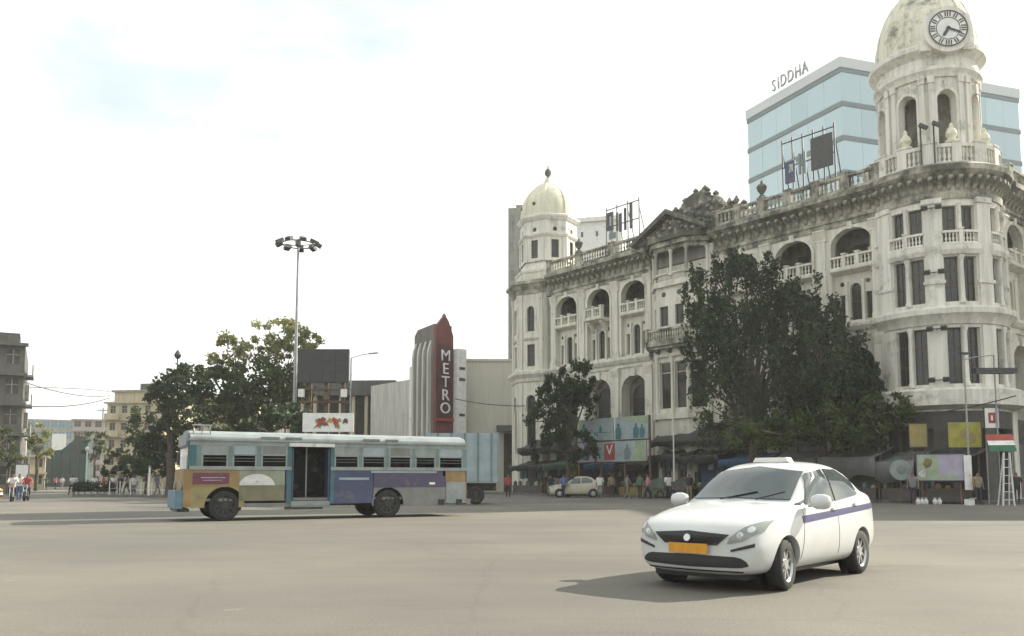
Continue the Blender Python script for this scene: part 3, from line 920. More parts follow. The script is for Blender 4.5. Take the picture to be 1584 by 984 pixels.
for k in range(-8, 25):
    a = rad(k * 7.5 - 15)
    bracket(CX + 3.62 * math.sin(a), CYY - 3.62 * math.cos(a), 18.08, a)
for phi in (-45, 0, 45, 90, 135, 180, 225, 270):
    T = polT(3.68, rad(phi))
    balustrade(T, -1.44, 1.44, 0, 19.6, 20.85, 'stucco_t', (-1.28, 0, 1.28), step=0.24, nx=8, pw=0.5, r=1.25)
# belfry drum
RD = 2.76
SD = RD * PI / 4
for phi in (-135, -90, -45, 0, 45, 90, 135, 180):
    T = polT(RD, rad(phi))
    w_ = MB(T)
    w_.arch_panel(-SD / 2, SD / 2, 19.6, 25.45, 0, 1.06, 21.0, 24.0, 0.53, 0, 0.5, 12, 4)
    w_.build('belfry_wall', M['stucco_t'], B)
    q = MB(T)
    q.arch_ring(0, 1.06, 24.0, 0.53, 0.18, 0, 0.1, 12, jamb=21.0)
    q.box(-0.13, 0.13, -0.22, 0, 24.5, 25.1)
    q.build('arch_moulding', M['stucco_t'], B)
    q = MB(T)
    for xx in (SD / 2 - 0.25, SD / 2 + 0.25):
        q.box(xx - 0.14, xx + 0.14, -0.16, 0.02, 20.6, 25.0, 2)
        q.box(xx - 0.18, xx + 0.18, -0.22, 0.02, 25.0, 25.45, 2)
        q.box(xx - 0.18, xx + 0.18, -0.22, 0.02, 19.7, 20.6, 2)
    q.build('belfry_pilaster', M['stucco_t'], B)
    s_ = MB(T); s_.lathe([(0.2, 22.3), (0.24, 22.6), (0.1, 23.1)], *T(SD / 2, -0.02, 0)[:2], 8); s_.build('wall_ornament', M['dirty'], B, True)
bl = MB(); bl.slab([(CX + 2.24 * math.cos(k * PI / 8), CYY + 2.24 * math.sin(k * PI / 8)) for k in range(16)], 20.9, 20.98)
bl.slab([(CX + 2.2 * math.cos(k * PI / 8), CYY + 2.2 * math.sin(k * PI / 8)) for k in range(16)], 24.9, 25.0)
bl.build('belfry_floor', M['inner'], B)
bc = MB(); bc.lathe([(1.2, 20.9), (1.2, 25)], CX, CYY, 16); bc.build('belfry_core', M['inner'], B, True)
tring([(2.5, 25.3), (2.9, 25.35), (2.96, 25.6), (3.1, 25.75), (3.1, 25.95), (2.9, 26.05), (2.88, 26.6), (3.18, 26.85), (3.34, 27.0), (3.34, 27.25), (3.05, 27.45), (2.6, 27.5)], 'belfry_cornice', 'stucco_t')
DP2 = [(2.86, 27.4), (2.9, 28.0), (2.84, 28.8), (2.68, 29.6), (2.38, 30.4), (1.95, 31.15), (1.4, 31.8), (0.9, 32.55), (0.75, 32.8), (0.75, 33.6), (0.85, 33.75), (0.5, 34.3), (0.12, 34.7), (0.05, 36.2)]
m = MB(); m.lathe(DP2, CX, CYY, 48); cd = m.build('clock_dome', M['cdome'], B, True)
rb_ = MB()
for k in range(16):
    a = k * PI / 8
    rb_.tube([(CX + r * 1.005 * math.cos(a), CYY + r * 1.0 * math.sin(a), z) for r, z in DP2[:8]], 0.045, 5)
rb_.build('dome_rib', M['cdome'], cd)
def clock(phi):
    a = rad(phi); n = Vector((math.sin(a), -math.cos(a), 0)); r_ = Vector((math.cos(a), math.sin(a), 0)); up = Vector((0, 0, 1))
    ctr = Vector((CX, CYY, 28.0)) + n * 3.38
    h = MB()
    h.disc(ctr - n * 0.55, 1.42, n, 1.16, 40)
    for sg in (-1, 1):
        h.cbox(ctr - n * 0.62 + r_ * sg * 1.2 - up * 0.85, 0.6, 0.9, 0.7, a)
    ho = h.build('clock_housing', M['stucco_t'], B, True)
    fc = MB(); fc.disc(ctr + n * 0.05, 1.12, n, 0.06, 48); fo = fc.build('clock_face', M['white'], ho, False)
    rg = MB()
    for R0, R1 in ((1.05, 1.13), (0.66, 0.7)):
        for k in range(48):
            a0, a1 = 2 * PI * k / 48, 2 * PI * (k + 1) / 48
            P = lambda R, t: ctr + n * 0.1 + r_ * R * math.cos(t) + up * R * math.sin(t)
            rg.face(P(R0, a0), P(R1, a0), P(R1, a1), P(R0, a1))
    for k in range(12):
        t = k * PI / 6; d = r_ * math.sin(t) + up * math.cos(t); e = r_ * math.cos(t) - up * math.sin(t)
        wn = 0.1 if k % 3 else 0.14
        c0 = ctr + n * 0.104
        for off in (-wn, 0, wn) if k % 3 == 0 else (-wn * 0.7, wn * 0.7):
            rg.face(c0 + d * 0.74 + e * (off - 0.035), c0 + d * 0.74 + e * (off + 0.035), c0 + d * 1.02 + e * (off + 0.035), c0 + d * 1.02 + e * (off - 0.035))
    rg.build('dial_numerals', M['darksteel'], ho)
    for t, Lh, wd in ((rad(212), 0.62, 0.09), (rad(112), 0.86, 0.06)):
        hd = MB(); d = r_ * math.sin(t) + up * math.cos(t); e = r_ * math.cos(t) - up * math.sin(t)
        c0 = ctr + n * 0.13
        hd.face(c0 - d * 0.12 - e * wd, c0 + d * Lh * 0.75 - e * wd, c0 + d * Lh, c0 + d * Lh * 0.75 + e * wd, c0 - d * 0.12 + e * wd)
        hd.build('clock_hand', M['darksteel'], ho)
clock(45)
# lumps of statuary on the balustrade and flood lamps on the tower
for phi, z in ((45, 21.0), (0, 21.0), (90, 21.0)):
    a = rad(phi); q = MB(); x_, y_ = CX + 3.2 * math.sin(a), CYY - 3.2 * math.cos(a)
    q.lathe([(0.3, 19.7), (0.3, 21.0), (0.38, 21.05), (0.38, 21.2), (0.2, 21.3), (0.34, 21.55), (0.28, 21.8), (0.1, 22.0), (0.12, 22.15), (0.03, 22.3)], x_, y_, 10)
    q.build('stone_urn', M['dome'], B, True)
B2 = B
def flood_pair(phi, z, R=3.86):
    a = rad(phi)
    t = thing('flood_lamp_pair', '', 'lamp', (0, 0, 0))
    p0 = Vector((CX + (R - 0.12) * math.sin(a), CYY - (R - 0.12) * math.cos(a), z))
    n = Vector((math.sin(a), -math.cos(a), 0)); r_ = Vector((math.cos(a), math.sin(a), 0))
    Mw = Matrix.Translation(FA) @ Matrix.Rotation(FRZ, 4, 'Z')
    t.matrix_world = Mw @ Matrix.Translation(p0)
    q = MB(); q.tube([(0, 0, 0), n * 0.3], 0.03, 6); q.tube([n * 0.3 - r_ * 0.4, n * 0.3 + r_ * 0.4], 0.03, 6)
    q.build('lamp_bracket', M['darksteel'], t)
    for sg in (-1, 1):
        q = MB(); q.cbox(n * 0.42 + r_ * sg * 0.36, 0.32, 0.22, 0.24, a + sg * 0.2, 0.5); q.build('lamp_head', M['darksteel'], t)
    return t
for z, lb in ((17.0, 'black flood lamp pair high on the clock tower under the stained cornice'), (13.2, 'black flood lamp pair on the tower between the second floor windows'),
              (9.9, 'black flood lamp pair on the tower just under the middle band'), (6.95, 'lowest black flood lamp pair on the tower above the shop band')):
    tag(flood_pair(22.5, z), lb, 'lamp', 'flood lamps fixed to the clock tower')
for i, phi in enumerate((17, 27)):
    a = rad(phi)
    t = thing('flood_lamp_mast', ('thin lamp mast on the tower balustrade, left of the two', 'thin lamp mast on the tower balustrade, right of the two')[i], 'lamp', group='lamp masts on the tower balustrade')
    t.matrix_world = Matrix.Translation(FA) @ Matrix.Rotation(FRZ, 4, 'Z') @ Matrix.Translation((CX + 4.0 * math.sin(a), CYY - 4.0 * math.cos(a), 19.6))
    q = MB(); q.tube([(0, 0, 0), (0, 0, 2.4)], 0.05, 6); q.build('mast_pole', M['darksteel'], t)
    q = MB(); q.cbox((0.22, -0.1, 2.3), 0.5, 0.25, 0.2, 0.3, 0, 0.6); q.build('lamp_head', M['darksteel'], t)
# ------------------------------------------------------------------ glass office block behind the clock tower
def text_mesh(txt, size, depth, mat, font_scale=1.0):
    cu = bpy.data.curves.new('t', 'FONT')
    cu.body = txt; cu.size = size; cu.extrude = depth; cu.align_x = 'CENTER'; cu.resolution_u = 3
    ob = bpy.data.objects.new('t', cu); COL.objects.link(ob)
    dg = bpy.context.evaluated_depsgraph_get()
    me = bpy.data.meshes.new_from_object(ob.evaluated_get(dg))
    bpy.data.objects.remove(ob, do_unlink=True)
    me.materials.clear(); me.materials.append(mat)
    return me

def at_height(u, v, z):
    d = W(u, v, 1.0) - Vector((0, 0, EYE))
    t = (z - EYE) / d.z
    return Vector((d.x * t, d.y * t, z))

GZ = 51.0
g0 = at_height(1153, 172, GZ); g1 = at_height(1299, 87, GZ); g2 = g1 + Vector((45, 38, 0))
G = thing('glass_office_block', 'blue glass office block with pale bands rising behind the clock tower', 'building', (g1.x, g1.y, 0))
ge = at_height(1577, 138, GZ)
la, lb = Vector((g0.x - g1.x, g0.y - g1.y)), Vector((ge.x - g1.x, ge.y - g1.y))
back = la + lb
poly = [la, Vector((0, 0)), lb, back]
def sc_poly(k):
    c = (la + lb) / 2
    return [((p - c) * k + c) for p in poly]
q = MB(); q.slab([tuple(p) for p in sc_poly(0.982)], 0, GZ - 2.0); q.build('curtain_frame', M['spandrel'], G)
gr_ = random.Random(4)
for i_, k_ in enumerate((0.94, 1.0, 1.06)):
    M['bpane%d' % i_] = glass('blue_pane_%d' % i_, (0.38 * k_, 0.485 * k_, 0.525 * k_), 0.10 + 0.03 * i_, 0.6, 0.25)
cc = (la + lb) / 2
for a, b in ((la, Vector((0, 0))), (Vector((0, 0)), lb)):
    a, b = (a - cc) * 0.986 + cc, (b - cc) * 0.986 + cc
    n_ = int((b - a).length / 2.6); d_ = (b - a).normalized(); an = math.atan2(d_.y, d_.x)
    pm_ = []
    for i_ in range(3):
        q = MB(); q.box(0.012, (b - a).length / n_ - 0.012, 0, 0.05, 0, 3.52); pm_.append(q.mesh('pane', M['bpane%d' % i_]))
    for fl_ in range(11):
        zz_ = GZ - 1.2 - 4.15 * (fl_ + 1) + 0.01
        if zz_ < 14: break
        for i_ in range(n_):
            p_ = a + d_ * ((b - a).length * i_ / n_)
            o = link_mesh('pane', pm_[gr_.choice((0, 1, 1, 2))], G); o.location = (p_.x, p_.y, zz_); o.rotation_euler = (gr_.uniform(-.003, .003), 0, an + gr_.uniform(-.0015, .0015))
z = GZ - 1.2
q = MB(); q.slab([tuple(p) for p in sc_poly(1.0)], GZ - 1.25, GZ); q.build('roof_band', M['alu'], G)
k = 0
while z > 6:
    q = MB(); q.slab([tuple(p) for p in sc_poly(0.993)], z - 0.62, z - 0.02); q.build('spandrel_band', M['spandrel'], G)
    z -= 4.15
dirx = -la.normalized()
for i, ch in enumerate('SIDDHA'):
    me = text_mesh(ch, 2.1, 0.1, M['pale_sign'])
    o = link_mesh('sign_letter', me, G)
    p = la * 0.66 + dirx * (la.length * 0.33 * (0, 0.525, 1.1, 1.9, 2.7, 3.45)[i] / 3.45)
    o.location = (p.x - 0.15, p.y - 0.3, GZ + 0.25)
    o.rotation_euler = (PI / 2, 0, math.atan2(dirx.y, dirx.x)); o.scale = (0.72, 1.05, 1)
    o['label'] = 'dark rooftop letter ' + ch

# ------------------------------------------------------------------ cinema with the vertical red sign
MC = thing('art_deco_cinema', 'art deco cinema with ribbed tower and vertical red METRO sign', 'building', F(-15.2, 0.0), FRZ)
# local: x along the street (to the right), -y out to the street
def mz(v, Y=85.5): return W(687, v, Y).z
q = MB(); q.box(-17, -4.3, 0.4, 14, 0, mz(583, 90)); q.build('side_wing', M['ribpale'], MC)
q = MB(); q.box(-7.4, -4.3, -0.4, 12, 0, mz(562, 88)); q.build('stepped_wing', M['white'], MC)
q = MB(); q.box(-5.6, -4.3, -1.0, 12, 0, mz(546, 87)); q.build('stepped_wing', M['white'], MC)
q = MB()
q.plate([(-4.0, 0), (-0.35, 0), (-0.35, mz(503)), (-3.4, mz(507)), (-4.0, mz(516))], -2.0, 0.2)
tw = q.build('tower_mass', M['rib'], MC)
for k in range(4):
    x = -3.85 + k * 0.92
    q = MB()
    q.box(x, x + 0.3, -2.4, -2.0, 0, mz(552)); q.extr([(-2.0, mz(552)), (-2.4, mz(552)), (-2.3, mz(540)), (-2.0, mz(528))], x, x + 0.3)
    q.build('tower_rib', M['ribpale'], MC)
    if k < 3:
        q = MB(); q.box(x + 0.5, x + 0.9, -2.1, -2.0, mz(625), mz(597)); q.build('slot_window', M['wood'], MC)
# fin carrying the sign: faces along the street towards the camera
def FIN(x, y, z): return (-0.35 + y, x, z)
q = MB(FIN)
q.plate([(-2.05, 2.0), (0.1, 2.0), (0.1, mz(520)), (-0.5, mz(498)), (-0.8, mz(492)), (-1.15, mz(492)), (-1.45, mz(498)), (-2.05, mz(508))], 0, 0.45)
fin = q.build('sign_fin', M['red'], MC)
q = MB(lambda x, y, z: (0.105 + y, x, z))
q.plate([(-1.95, mz(656)), (0.0, mz(656)), (0.0, mz(536)), (-1.95, mz(534))], 0, 0.05)
pnl = q.build('sign_panel', M['maroon'], MC)
q = MB(lambda x, y, z: (0.16 + y, x, z))
q.box(-2.0, 0.05, 0, 0.12, mz(652), mz(648)); q.build('sign_ledge', M['redp'], MC)
for i, ch in enumerate('METRO'):
    me = text_mesh(ch, 1.62, 0.06, M['white'])
    o = link_mesh('sign_letter', me, MC)
    o.location = (0.23, -0.95, mz(559.5 + i * 20.2))
    o.rotation_euler = (PI / 2, 0, PI / 2)
    o['label'] = 'white sign letter ' + ch
q = MB(); q.lathe([(0.22, mz(494)), (0.22, mz(489)), (0.06, mz(486))], -0.12, -0.95, 8); q.build('fin_cap', M['rib'], MC)
q = MB(); q.box(0.0, 0.75, 0.15, 1.3, 0, mz(540)); q.build('stair_wing', M['white'], MC)
for v in (568, 585, 640):
    q = MB(); q.box(0.75, 0.8, 0.4, 1.1, mz(v + 4), mz(v)); q.build('stair_window', M['wood'], MC)
q = MB(); q.box(-9, 0.3, -4.4, -2.6, 4.1, 4.7); q.build('canopy', M['grey'], MC)

# blank cream hall wall between cinema and the domed building
e0, e1 = F(-13.4, -2.5), F(-6.4, -5.2)
H_ = thing('cream_hall', 'plain cream windowless hall beside the cinema', 'building', (W(712, 700, 89).x, 89, 0), rad(2))
q = MB(); q.box(0, 9.6, 0, 20, 0, 13.9); q.build('wall', M['cream'], H_)
q = MB(); q.box(-0.1, 9.7, -0.12, 0.3, 13.9, 14.15); q.build('coping', M['cream'], H_)
q = MB(); q.extr([(0, 6.9), (-2.4, 6.2), (-2.4, 6.3), (0, 7.05)], 3.8, 8.6); q.build('canopy', M['darksteel'], H_)
q = MB(); q.box(4.6, 8.4, -0.1, 0, 0, 6.2); q.build('gate_opening', M['wood'], H_)

# low verandah building left of the cinema
V = thing('verandah_building', 'low sooty verandah building with dark flat roof between LED screen and cinema', 'building', (W(545, 700, 102).x - 8, 102, 0), rad(-4))
q = MB(); q.box(0, 13.2, 1.2, 9, 0, 11.4); q.build('wall', M['darkgrey'], V)
q = MB(); q.box(-0.4, 13.4, -0.8, 9.3, 11.4, 13.2); q.build('roof', M['darkgrey'], V)
for k in range(9):
    q = MB(); q.box(0.1 + k * 1.58, 0.5 + k * 1.58, -0.2, 0.2, 0, 11.4); q.build('verandah_pier', M['beige'], V)
    if k < 8:
        q = MB(); q.box(0.62 + k * 1.58, 1.5 + k * 1.58, 1.1, 1.2, 6.2, 10.4); q.build('shutter', M['wood'], V)
        q = MB(); q.box(0.62 + k * 1.58, 1.5 + k * 1.58, 1.1, 1.2, 1, 4.8); q.build('shutter', M['wood'], V)
q = MB(); q.box(0, 13.1, -0.1, 1.2, 5.2, 5.5); q.build('verandah_floor', M['grey'], V)

def block(name, label, u0, u1, vtop, Y, dep, mat, floors, cols, rz=0.0, ledge=True, side=0, wmat='wood', frac=0.55, wh=0.5, top=None, side_mat=None):
    """plain city block with window openings built as recessed frames and panes"""
    x0, x1 = W(u0, 700, Y).x, W(u1, 700, Y).x
    h = W((u0 + u1) / 2, vtop, Y).z
    w = x1 - x0
    t = thing(name, label, 'building', (x0, Y, 0), rz)
    q = MB(); q.box(0, w, 0.12, dep, 0, h); q.build('wall', M[mat], t)
    fh = h / floors
    q = MB()
    for f in range(floors):
        z0 = f * fh
        q.box(0, w, 0, 0.12, z0, z0 + fh * (1 - wh) * 0.6)
        q.box(0, w, 0, 0.12, z0 + fh * (1 - wh) * 0.6 + fh * wh, z0 + fh)
        for c in range(cols + 1):
            cw = w / cols
            a = 0 if c == 0 else (c - frac / 2 + 0.0) * cw + (frac - 0.5) * 0
            xa = max(0, c * cw - cw * (1 - frac) / 2); xb = min(w, c * cw + cw * (1 - frac) / 2)
            q.box(xa, xb, 0.003, 0.12, z0 + fh * (1 - wh) * 0.6, z0 + fh * (1 - wh) * 0.6 + fh * wh)
    q.build('front_wall', M[mat], t)
    for f in range(floors):
        z0 = f * fh + fh * (1 - wh) * 0.6
        for c in range(cols):
            cw = w / cols
            xa, xb = c * cw + cw * (1 - frac) / 2, (c + 1) * cw - cw * (1 - frac) / 2
            g_ = MB(); g_.box(xa, xb, 0.085, 0.115, z0, z0 + fh * wh)
            wo_ = g_.build('window', M[wmat], t)
            g_ = MB(); g_.box((xa + xb) / 2 - 0.05, (xa + xb) / 2 + 0.05, 0.06, 0.084, z0, z0 + fh * wh); g_.box(xa, xb, 0.06, 0.083, z0 + fh * wh * 0.6, z0 + fh * wh * 0.6 + 0.08)
            g_.build('window_bar', M['grey'], wo_)
        if ledge:
            g_ = MB(); g_.box(-0.25, w + 0.25, -0.55, 0.0, (f + 1) * fh - 0.28, (f + 1) * fh); g_.build('ledge', M[mat], t)
    return t, w, h, fh

# far left sooty block: cornices and balconies against the sky
t, w, h, fh = block('sooty_corner_block', 'dark sooty block with heavy ledges at the left edge of the street', -190, 31, 532, 78, 16, 'darkgrey', 5, 7, rad(29))
t.location = (W(31, 700, 78).x - w * math.cos(rad(29)), 78 - w * math.sin(rad(29)), 0)
q = MB(); q.box(w * 0.78, w - 0.5, 0.4, 4, h, h + 1.0); q.build('roof_hut', M['darkgrey'], t)
for f in range(1, 5):
    q = MB(); q.box(w - 0.05, w + 0.75, 1.0, 4.2, f * fh - 0.2, f * fh); q.box(w + 0.62, w + 0.72, 1.0, 4.2, f * fh, f * fh + 0.95); q.build('balcony', M['grey'], t)
for f in range(4):
    q = MB(); q.box(w + 0.01, w + 0.35, 7 - 0.2 * f, 8.6, f * fh + 0.9, f * fh + 2.4); q.build('side_shutter', M['white' if f == 1 else 'grey'], t)

t, w, h, fh = block('beige_apartment_block', 'beige apartment block with stepped roof rising behind the left trees', 163, 262, 622, 128, 18, 'beige', 5, 5, rad(-10), wh=0.42, frac=0.45)
q = MB(); q.box(0.3, w * 0.9, 1.2, 14, h, h + 1.6); q.build('roof_storey', M['beige'], t)
q = MB(); q.box(0.0, w * 0.95, 0.8, 14.4, h + 1.6, h + 1.9); q.build('roof', M['grey'], t)
q = MB(); q.box(w * 0.35, w * 0.62, 3, 8, h + 1.9, h + 3.1); q.build('water_tank', M['darkgrey'], t)
for f in range(1, 5):
    q = MB(); q.box(0.2, 2.6, -1.0, 0, f * fh - 0.15, f * fh); q.box(0.2, 2.6, -1.0, -0.92, f * fh, f * fh + 0.8); q.build('balcony', M['beige'], t)

t, w, h, fh = block('grey_office_block', 'distant grey office block with a large white panel at the end of the street', 40, 103, 648, 235, 20, 'grey', 6, 6, rad(24), ledge=False, wh=0.6, frac=0.75, wmat='bluegl2')
q = MB(); q.box(w * 0.55, w * 0.86, -0.3, 0, h * 0.3, h * 0.78); q.build('white_panel', M['white'], t)
t, w, h, fh = block('pink_flats', 'distant pinkish flats with grey window grid behind the street trees', 110, 168, 648, 190, 16, 'pink', 6, 4, rad(22), ledge=True, wh=0.5, frac=0.6)
q = MB(); q.tube([(w * 0.7, 3, h), (w * 0.7, 3, h + 3)], 0.12, 5); q.tube([(w * 0.55, 3, h + 2.2), (w * 0.85, 3, h + 2.4)], 0.1, 5); q.build('aerial', M['darksteel'], t)
# netted building site
t = thing('netted_building', 'building wrapped in dark green safety net closing the street', 'building', (W(66, 700, 150).x, 150, 0))
x2 = W(136, 700, 150).x - W(66, 700, 150).x
q = MB(); q.plate([(0, 0), (x2, 0), (x2, 8.8), (x2 * 0.72, 9.2), (x2 * 0.66, 8.2), (x2 * 0.42, 6.6), (0, 6.3)], 0, 1.5); q.build('netted_wall', M['net'], t)
for k in range(6):
    q = MB(); q.tube([(x2 * k / 5, -0.15, 0), (x2 * k / 5, -0.15, 6.4 + (2.2 if k > 3 else 0))], 0.09, 5); q.build('scaffold_pole', M['rust'], t)
t, w, h, fh = block('ochre_shop_row', 'low ochre shop row below the green tree at left', 30, 66, 704, 112, 3, 'beige', 2, 2, rad(28))
t, w, h, fh = block('pale_flats', 'pale flats glimpsed through the gap under the big left tree', 300, 375, 612, 118, 14, 'beige', 4, 4, 0, wh=0.4, frac=0.4)
t, w, h, fh = block('cream_annexe', 'long cream annexe behind the roadside screen', 372, 470, 640, 122, 14, 'cream', 3, 6, 0, wh=0.4, frac=0.4)
# roofs behind the domed building
t, w, h, fh = block('grey_slab_tower', 'grey concrete slab tower just left of the small dome', 786, 812, 322, 104, 12, 'grey', 10, 2, rad(-6), ledge=False, wh=0.35, frac=0.3, wmat='grey')
q = MB(); q.box(0.9, 2.4, 1.0, 6, h, h + 0.7); q.build('stair_head', M['grey'], t)
t, w, h, fh = block('white_rear_block', 'plain white rear block showing above the roof beside the small dome', 868, 962, 347, 100, 12, 'white', 9, 4, rad(-14), ledge=False, wh=0.18, frac=0.16)
q = MB(); q.box(-0.2, w + 0.2, -0.35, 0.4, h, h + 0.5); q.build('roof_slab', M['white'], t)
# office across the side street, outside the picture on the right; placed and sized to shade the junction
t, w, h, fh = block('unseen_side_street_office', 'plain grey office block across the side street, out of view', 1900, 2300, -30, 43, 16, 'grey', 9, 8, 0)
t.location = (47, 47.5, 0)
# ------------------------------------------------------------------ saloon car
def subdiv(me, lv=2):
    ob = bpy.data.objects.new('tmp', me); COL.objects.link(ob)
    md_ = ob.modifiers.new('s', 'SUBSURF'); md_.levels = lv; md_.render_levels = lv
    dg = bpy.context.evaluated_depsgraph_get()
    m2 = bpy.data.meshes.new_from_object(ob.evaluated_get(dg))
    bpy.data.objects.remove(ob, do_unlink=True)
    return m2

def car_shell(cut=True):
    """saloon: +x forward, lofted cross-sections, wheel arches cut out"""
    S = []
    def sec(x, w, zb, zs, pts):
        S.append((x, [(0, zb), (0.80 * w, zb), (0.955 * w, zb + 0.10), (w, 0.50 if zb < 0.4 else zb + 0.2), (w * 0.99, max(0.5, zs - 0.16)), (w * 0.955, zs)] + pts))
    def deck(w, zs, zt):       # hood or boot lid
        return [(w * 0.90, zs + (zt - zs) * 0.55), (w * 0.80, zs + (zt - zs) * 0.78), (w * 0.62, zs + (zt - zs) * 0.92), (w * 0.35, zt), (0, zt + 0.01)]
    sec(2.00, 0.50, 0.30, 0.60, deck(0.50, 0.60, 0.64))
    sec(1.96, 0.66, 0.24, 0.64, deck(0.66, 0.64, 0.70))
    sec(1.86, 0.775, 0.20, 0.69, deck(0.775, 0.69, 0.775))
    sec(1.62, 0.835, 0.18, 0.77, deck(0.835, 0.77, 0.865))
    sec(1.25, 0.862, 0.18, 0.84, deck(0.862, 0.84, 0.945))
    sec(0.92, 0.866, 0.18, 0.88, deck(0.866, 0.88, 1.0))
    sec(0.76, 0.867, 0.18, 0.895, [(0.80, 0.945), (0.765, 0.975), (0.69, 1.01), (0.42, 1.045), (0, 1.06)])
    sec(0.42, 0.867, 0.18, 0.91, [(0.805, 0.955), (0.77, 1.07), (0.70, 1.205), (0.45, 1.27), (0, 1.29)])
    sec(0.05, 0.867, 0.18, 0.92, [(0.805, 0.965), (0.755, 1.17), (0.665, 1.405), (0.46, 1.48), (0, 1.50)])
    sec(-0.35, 0.867, 0.18, 0.935, [(0.805, 0.975), (0.745, 1.20), (0.645, 1.46), (0.46, 1.53), (0, 1.55)])
    sec(-0.80, 0.867, 0.18, 0.95, [(0.805, 0.985), (0.745, 1.20), (0.645, 1.455), (0.46, 1.53), (0, 1.55)])
    sec(-1.15, 0.866, 0.18, 0.995, [(0.805, 1.04), (0.75, 1.22), (0.655, 1.41), (0.45, 1.475), (0, 1.495)])
    sec(-1.45, 0.862, 0.20, 1.03, [(0.80, 1.085), (0.75, 1.16), (0.67, 1.25), (0.45, 1.305), (0, 1.32)])
    sec(-1.64, 0.852, 0.22, 1.04, deck(0.852, 1.04, 1.15))
    sec(-1.84, 0.82, 0.25, 1.02, deck(0.82, 1.02, 1.135))
    sec(-1.95, 0.77, 0.28, 0.93, deck(0.77, 0.93, 1.06))
    sec(-1.99, 0.66, 0.34, 0.80, deck(0.66, 0.80, 0.90))
    v, f = [], []
    n = len(S[0][1])
    full = 2 * n - 2
    for x, pts in S:
        bow = 0.0
        for k, (y, z) in enumerate(pts):
            xx = x - (0.10 * (y / 0.8) ** 2 if 0.0 < x < 0.95 and k >= 6 else (0.12 * (y / 0.75) ** 2 if x > 1.9 else 0))
            v.append((xx, y, z))
        for k in range(n - 2, 0, -1):
            y, z = pts[k]
            xx = x - (0.10 * (y / 0.8) ** 2 if 0.0 < x < 0.95 and k >= 6 else (0.12 * (y / 0.75) ** 2 if x > 1.9 else 0))
            v.append((xx, -y, z))
    for i in range(len(S) - 1):
        for k in range(full):
            a, b = i * full + k, i * full + (k + 1) % full
            f.append((a, b, b + full, a + full))
    f.append(tuple(reversed(range(full)))); f.append(tuple(range((len(S) - 1) * full, len(S) * full)))
    me = bpy.data.meshes.new('shell'); me.from_pydata(v, [], f)
    bm = bmesh.new(); bm.from_mesh(me); bmesh.ops.recalc_face_normals(bm, faces=bm.faces); bm.to_mesh(me); bm.free()
    me = subdiv(me, 2)
    if not cut: return me
    ob = bpy.data.objects.new('tmp', me); COL.objects.link(ob)
    kill = []
    for ax in (1.17, -1.26):
        for sd in (-1, 1):
            c = MB(); c.tube([(ax, sd * 0.60, 0.30), (ax, sd * 1.0, 0.30)], 0.345, 32)
            co_ = link_mesh('cut', c.mesh('cut', M['blackpl']))
            kill.append(co_)
            b = ob.modifiers.new('b', 'BOOLEAN'); b.operation = 'DIFFERENCE'; b.solver = 'EXACT'; b.object = co_
    dg = bpy.context.evaluated_depsgraph_get()
    m2 = bpy.data.meshes.new_from_object(ob.evaluated_get(dg))
    for k in kill + [ob]: bpy.data.objects.remove(k, do_unlink=True)
    return m2

SHELL0 = car_shell(False)
SHELL = car_shell(True)
_bm = bmesh.new(); _bm.from_mesh(SHELL0)
BVH = BVHTree.FromBMesh(_bm)

def patch(low, up, axis, sgn, nu=14, nv=6, off=0.004, th=0.012):
    """panel lying on the shell: low and up are polylines in the projection plane (side: x,z; front/rear: y,z)"""
    def samp(pl, t):
        L = [0]
        for a, b in zip(pl, pl[1:]): L.append(L[-1] + math.hypot(b[0] - a[0], b[1] - a[1]))
        d = t * L[-1]
        for i in range(len(pl) - 1):
            if d <= L[i + 1] + 1e-9:
                k = (d - L[i]) / max(1e-9, L[i + 1] - L[i])
                return (pl[i][0] + (pl[i + 1][0] - pl[i][0]) * k, pl[i][1] + (pl[i + 1][1] - pl[i][1]) * k)
        return pl[-1]
    grid, nor = [], []
    for j in range(nv + 1):
        row, nr = [], []
        for i in range(nu + 1):
            a, b = samp(low, i / nu), samp(up, i / nu)
            p = (a[0] + (b[0] - a[0]) * j / nv, a[1] + (b[1] - a[1]) * j / nv)
            if axis == 'y': o_, d_ = Vector((p[0], 3 * sgn, p[1])), Vector((0, -sgn, 0))
            else: o_, d_ = Vector((4 * sgn, p[0], p[1])), Vector((-sgn, 0, 0))
            h, n_, _, _ = BVH.ray_cast(o_, d_)
            if h is None:
                h, n_, _, _ = BVH.find_nearest(Vector((p[0], 0.8 * sgn, p[1])) if axis == 'y' else Vector((2 * sgn, p[0], p[1])))
            row.append(h); nr.append(n_)
        grid.append(row); nor.append(nr)
    m = MB()
    top = [[m.p(*(grid[j][i] + nor[j][i] * (off + th))) for i in range(nu + 1)] for j in range(nv + 1)]
    bot = [[m.p(*(grid[j][i] - nor[j][i] * 0.01)) for i in range(nu + 1)] for j in range(nv + 1)]
    for j in range(nv):
        for i in range(nu):
            m.idx(top[j][i], top[j][i + 1], top[j + 1][i + 1], top[j + 1][i])
    rim = [(0, i) for i in range(nu + 1)] + [(j, nu) for j in range(1, nv + 1)] + [(nv, i) for i in range(nu - 1, -1, -1)] + [(j, 0) for j in range(nv - 1, 0, -1)]
    for (a, b), (c, d) in zip(rim, rim[1:] + rim[:1]):
        m.idx(top[a][b], top[c][d], bot[c][d], bot[a][b])
    return m

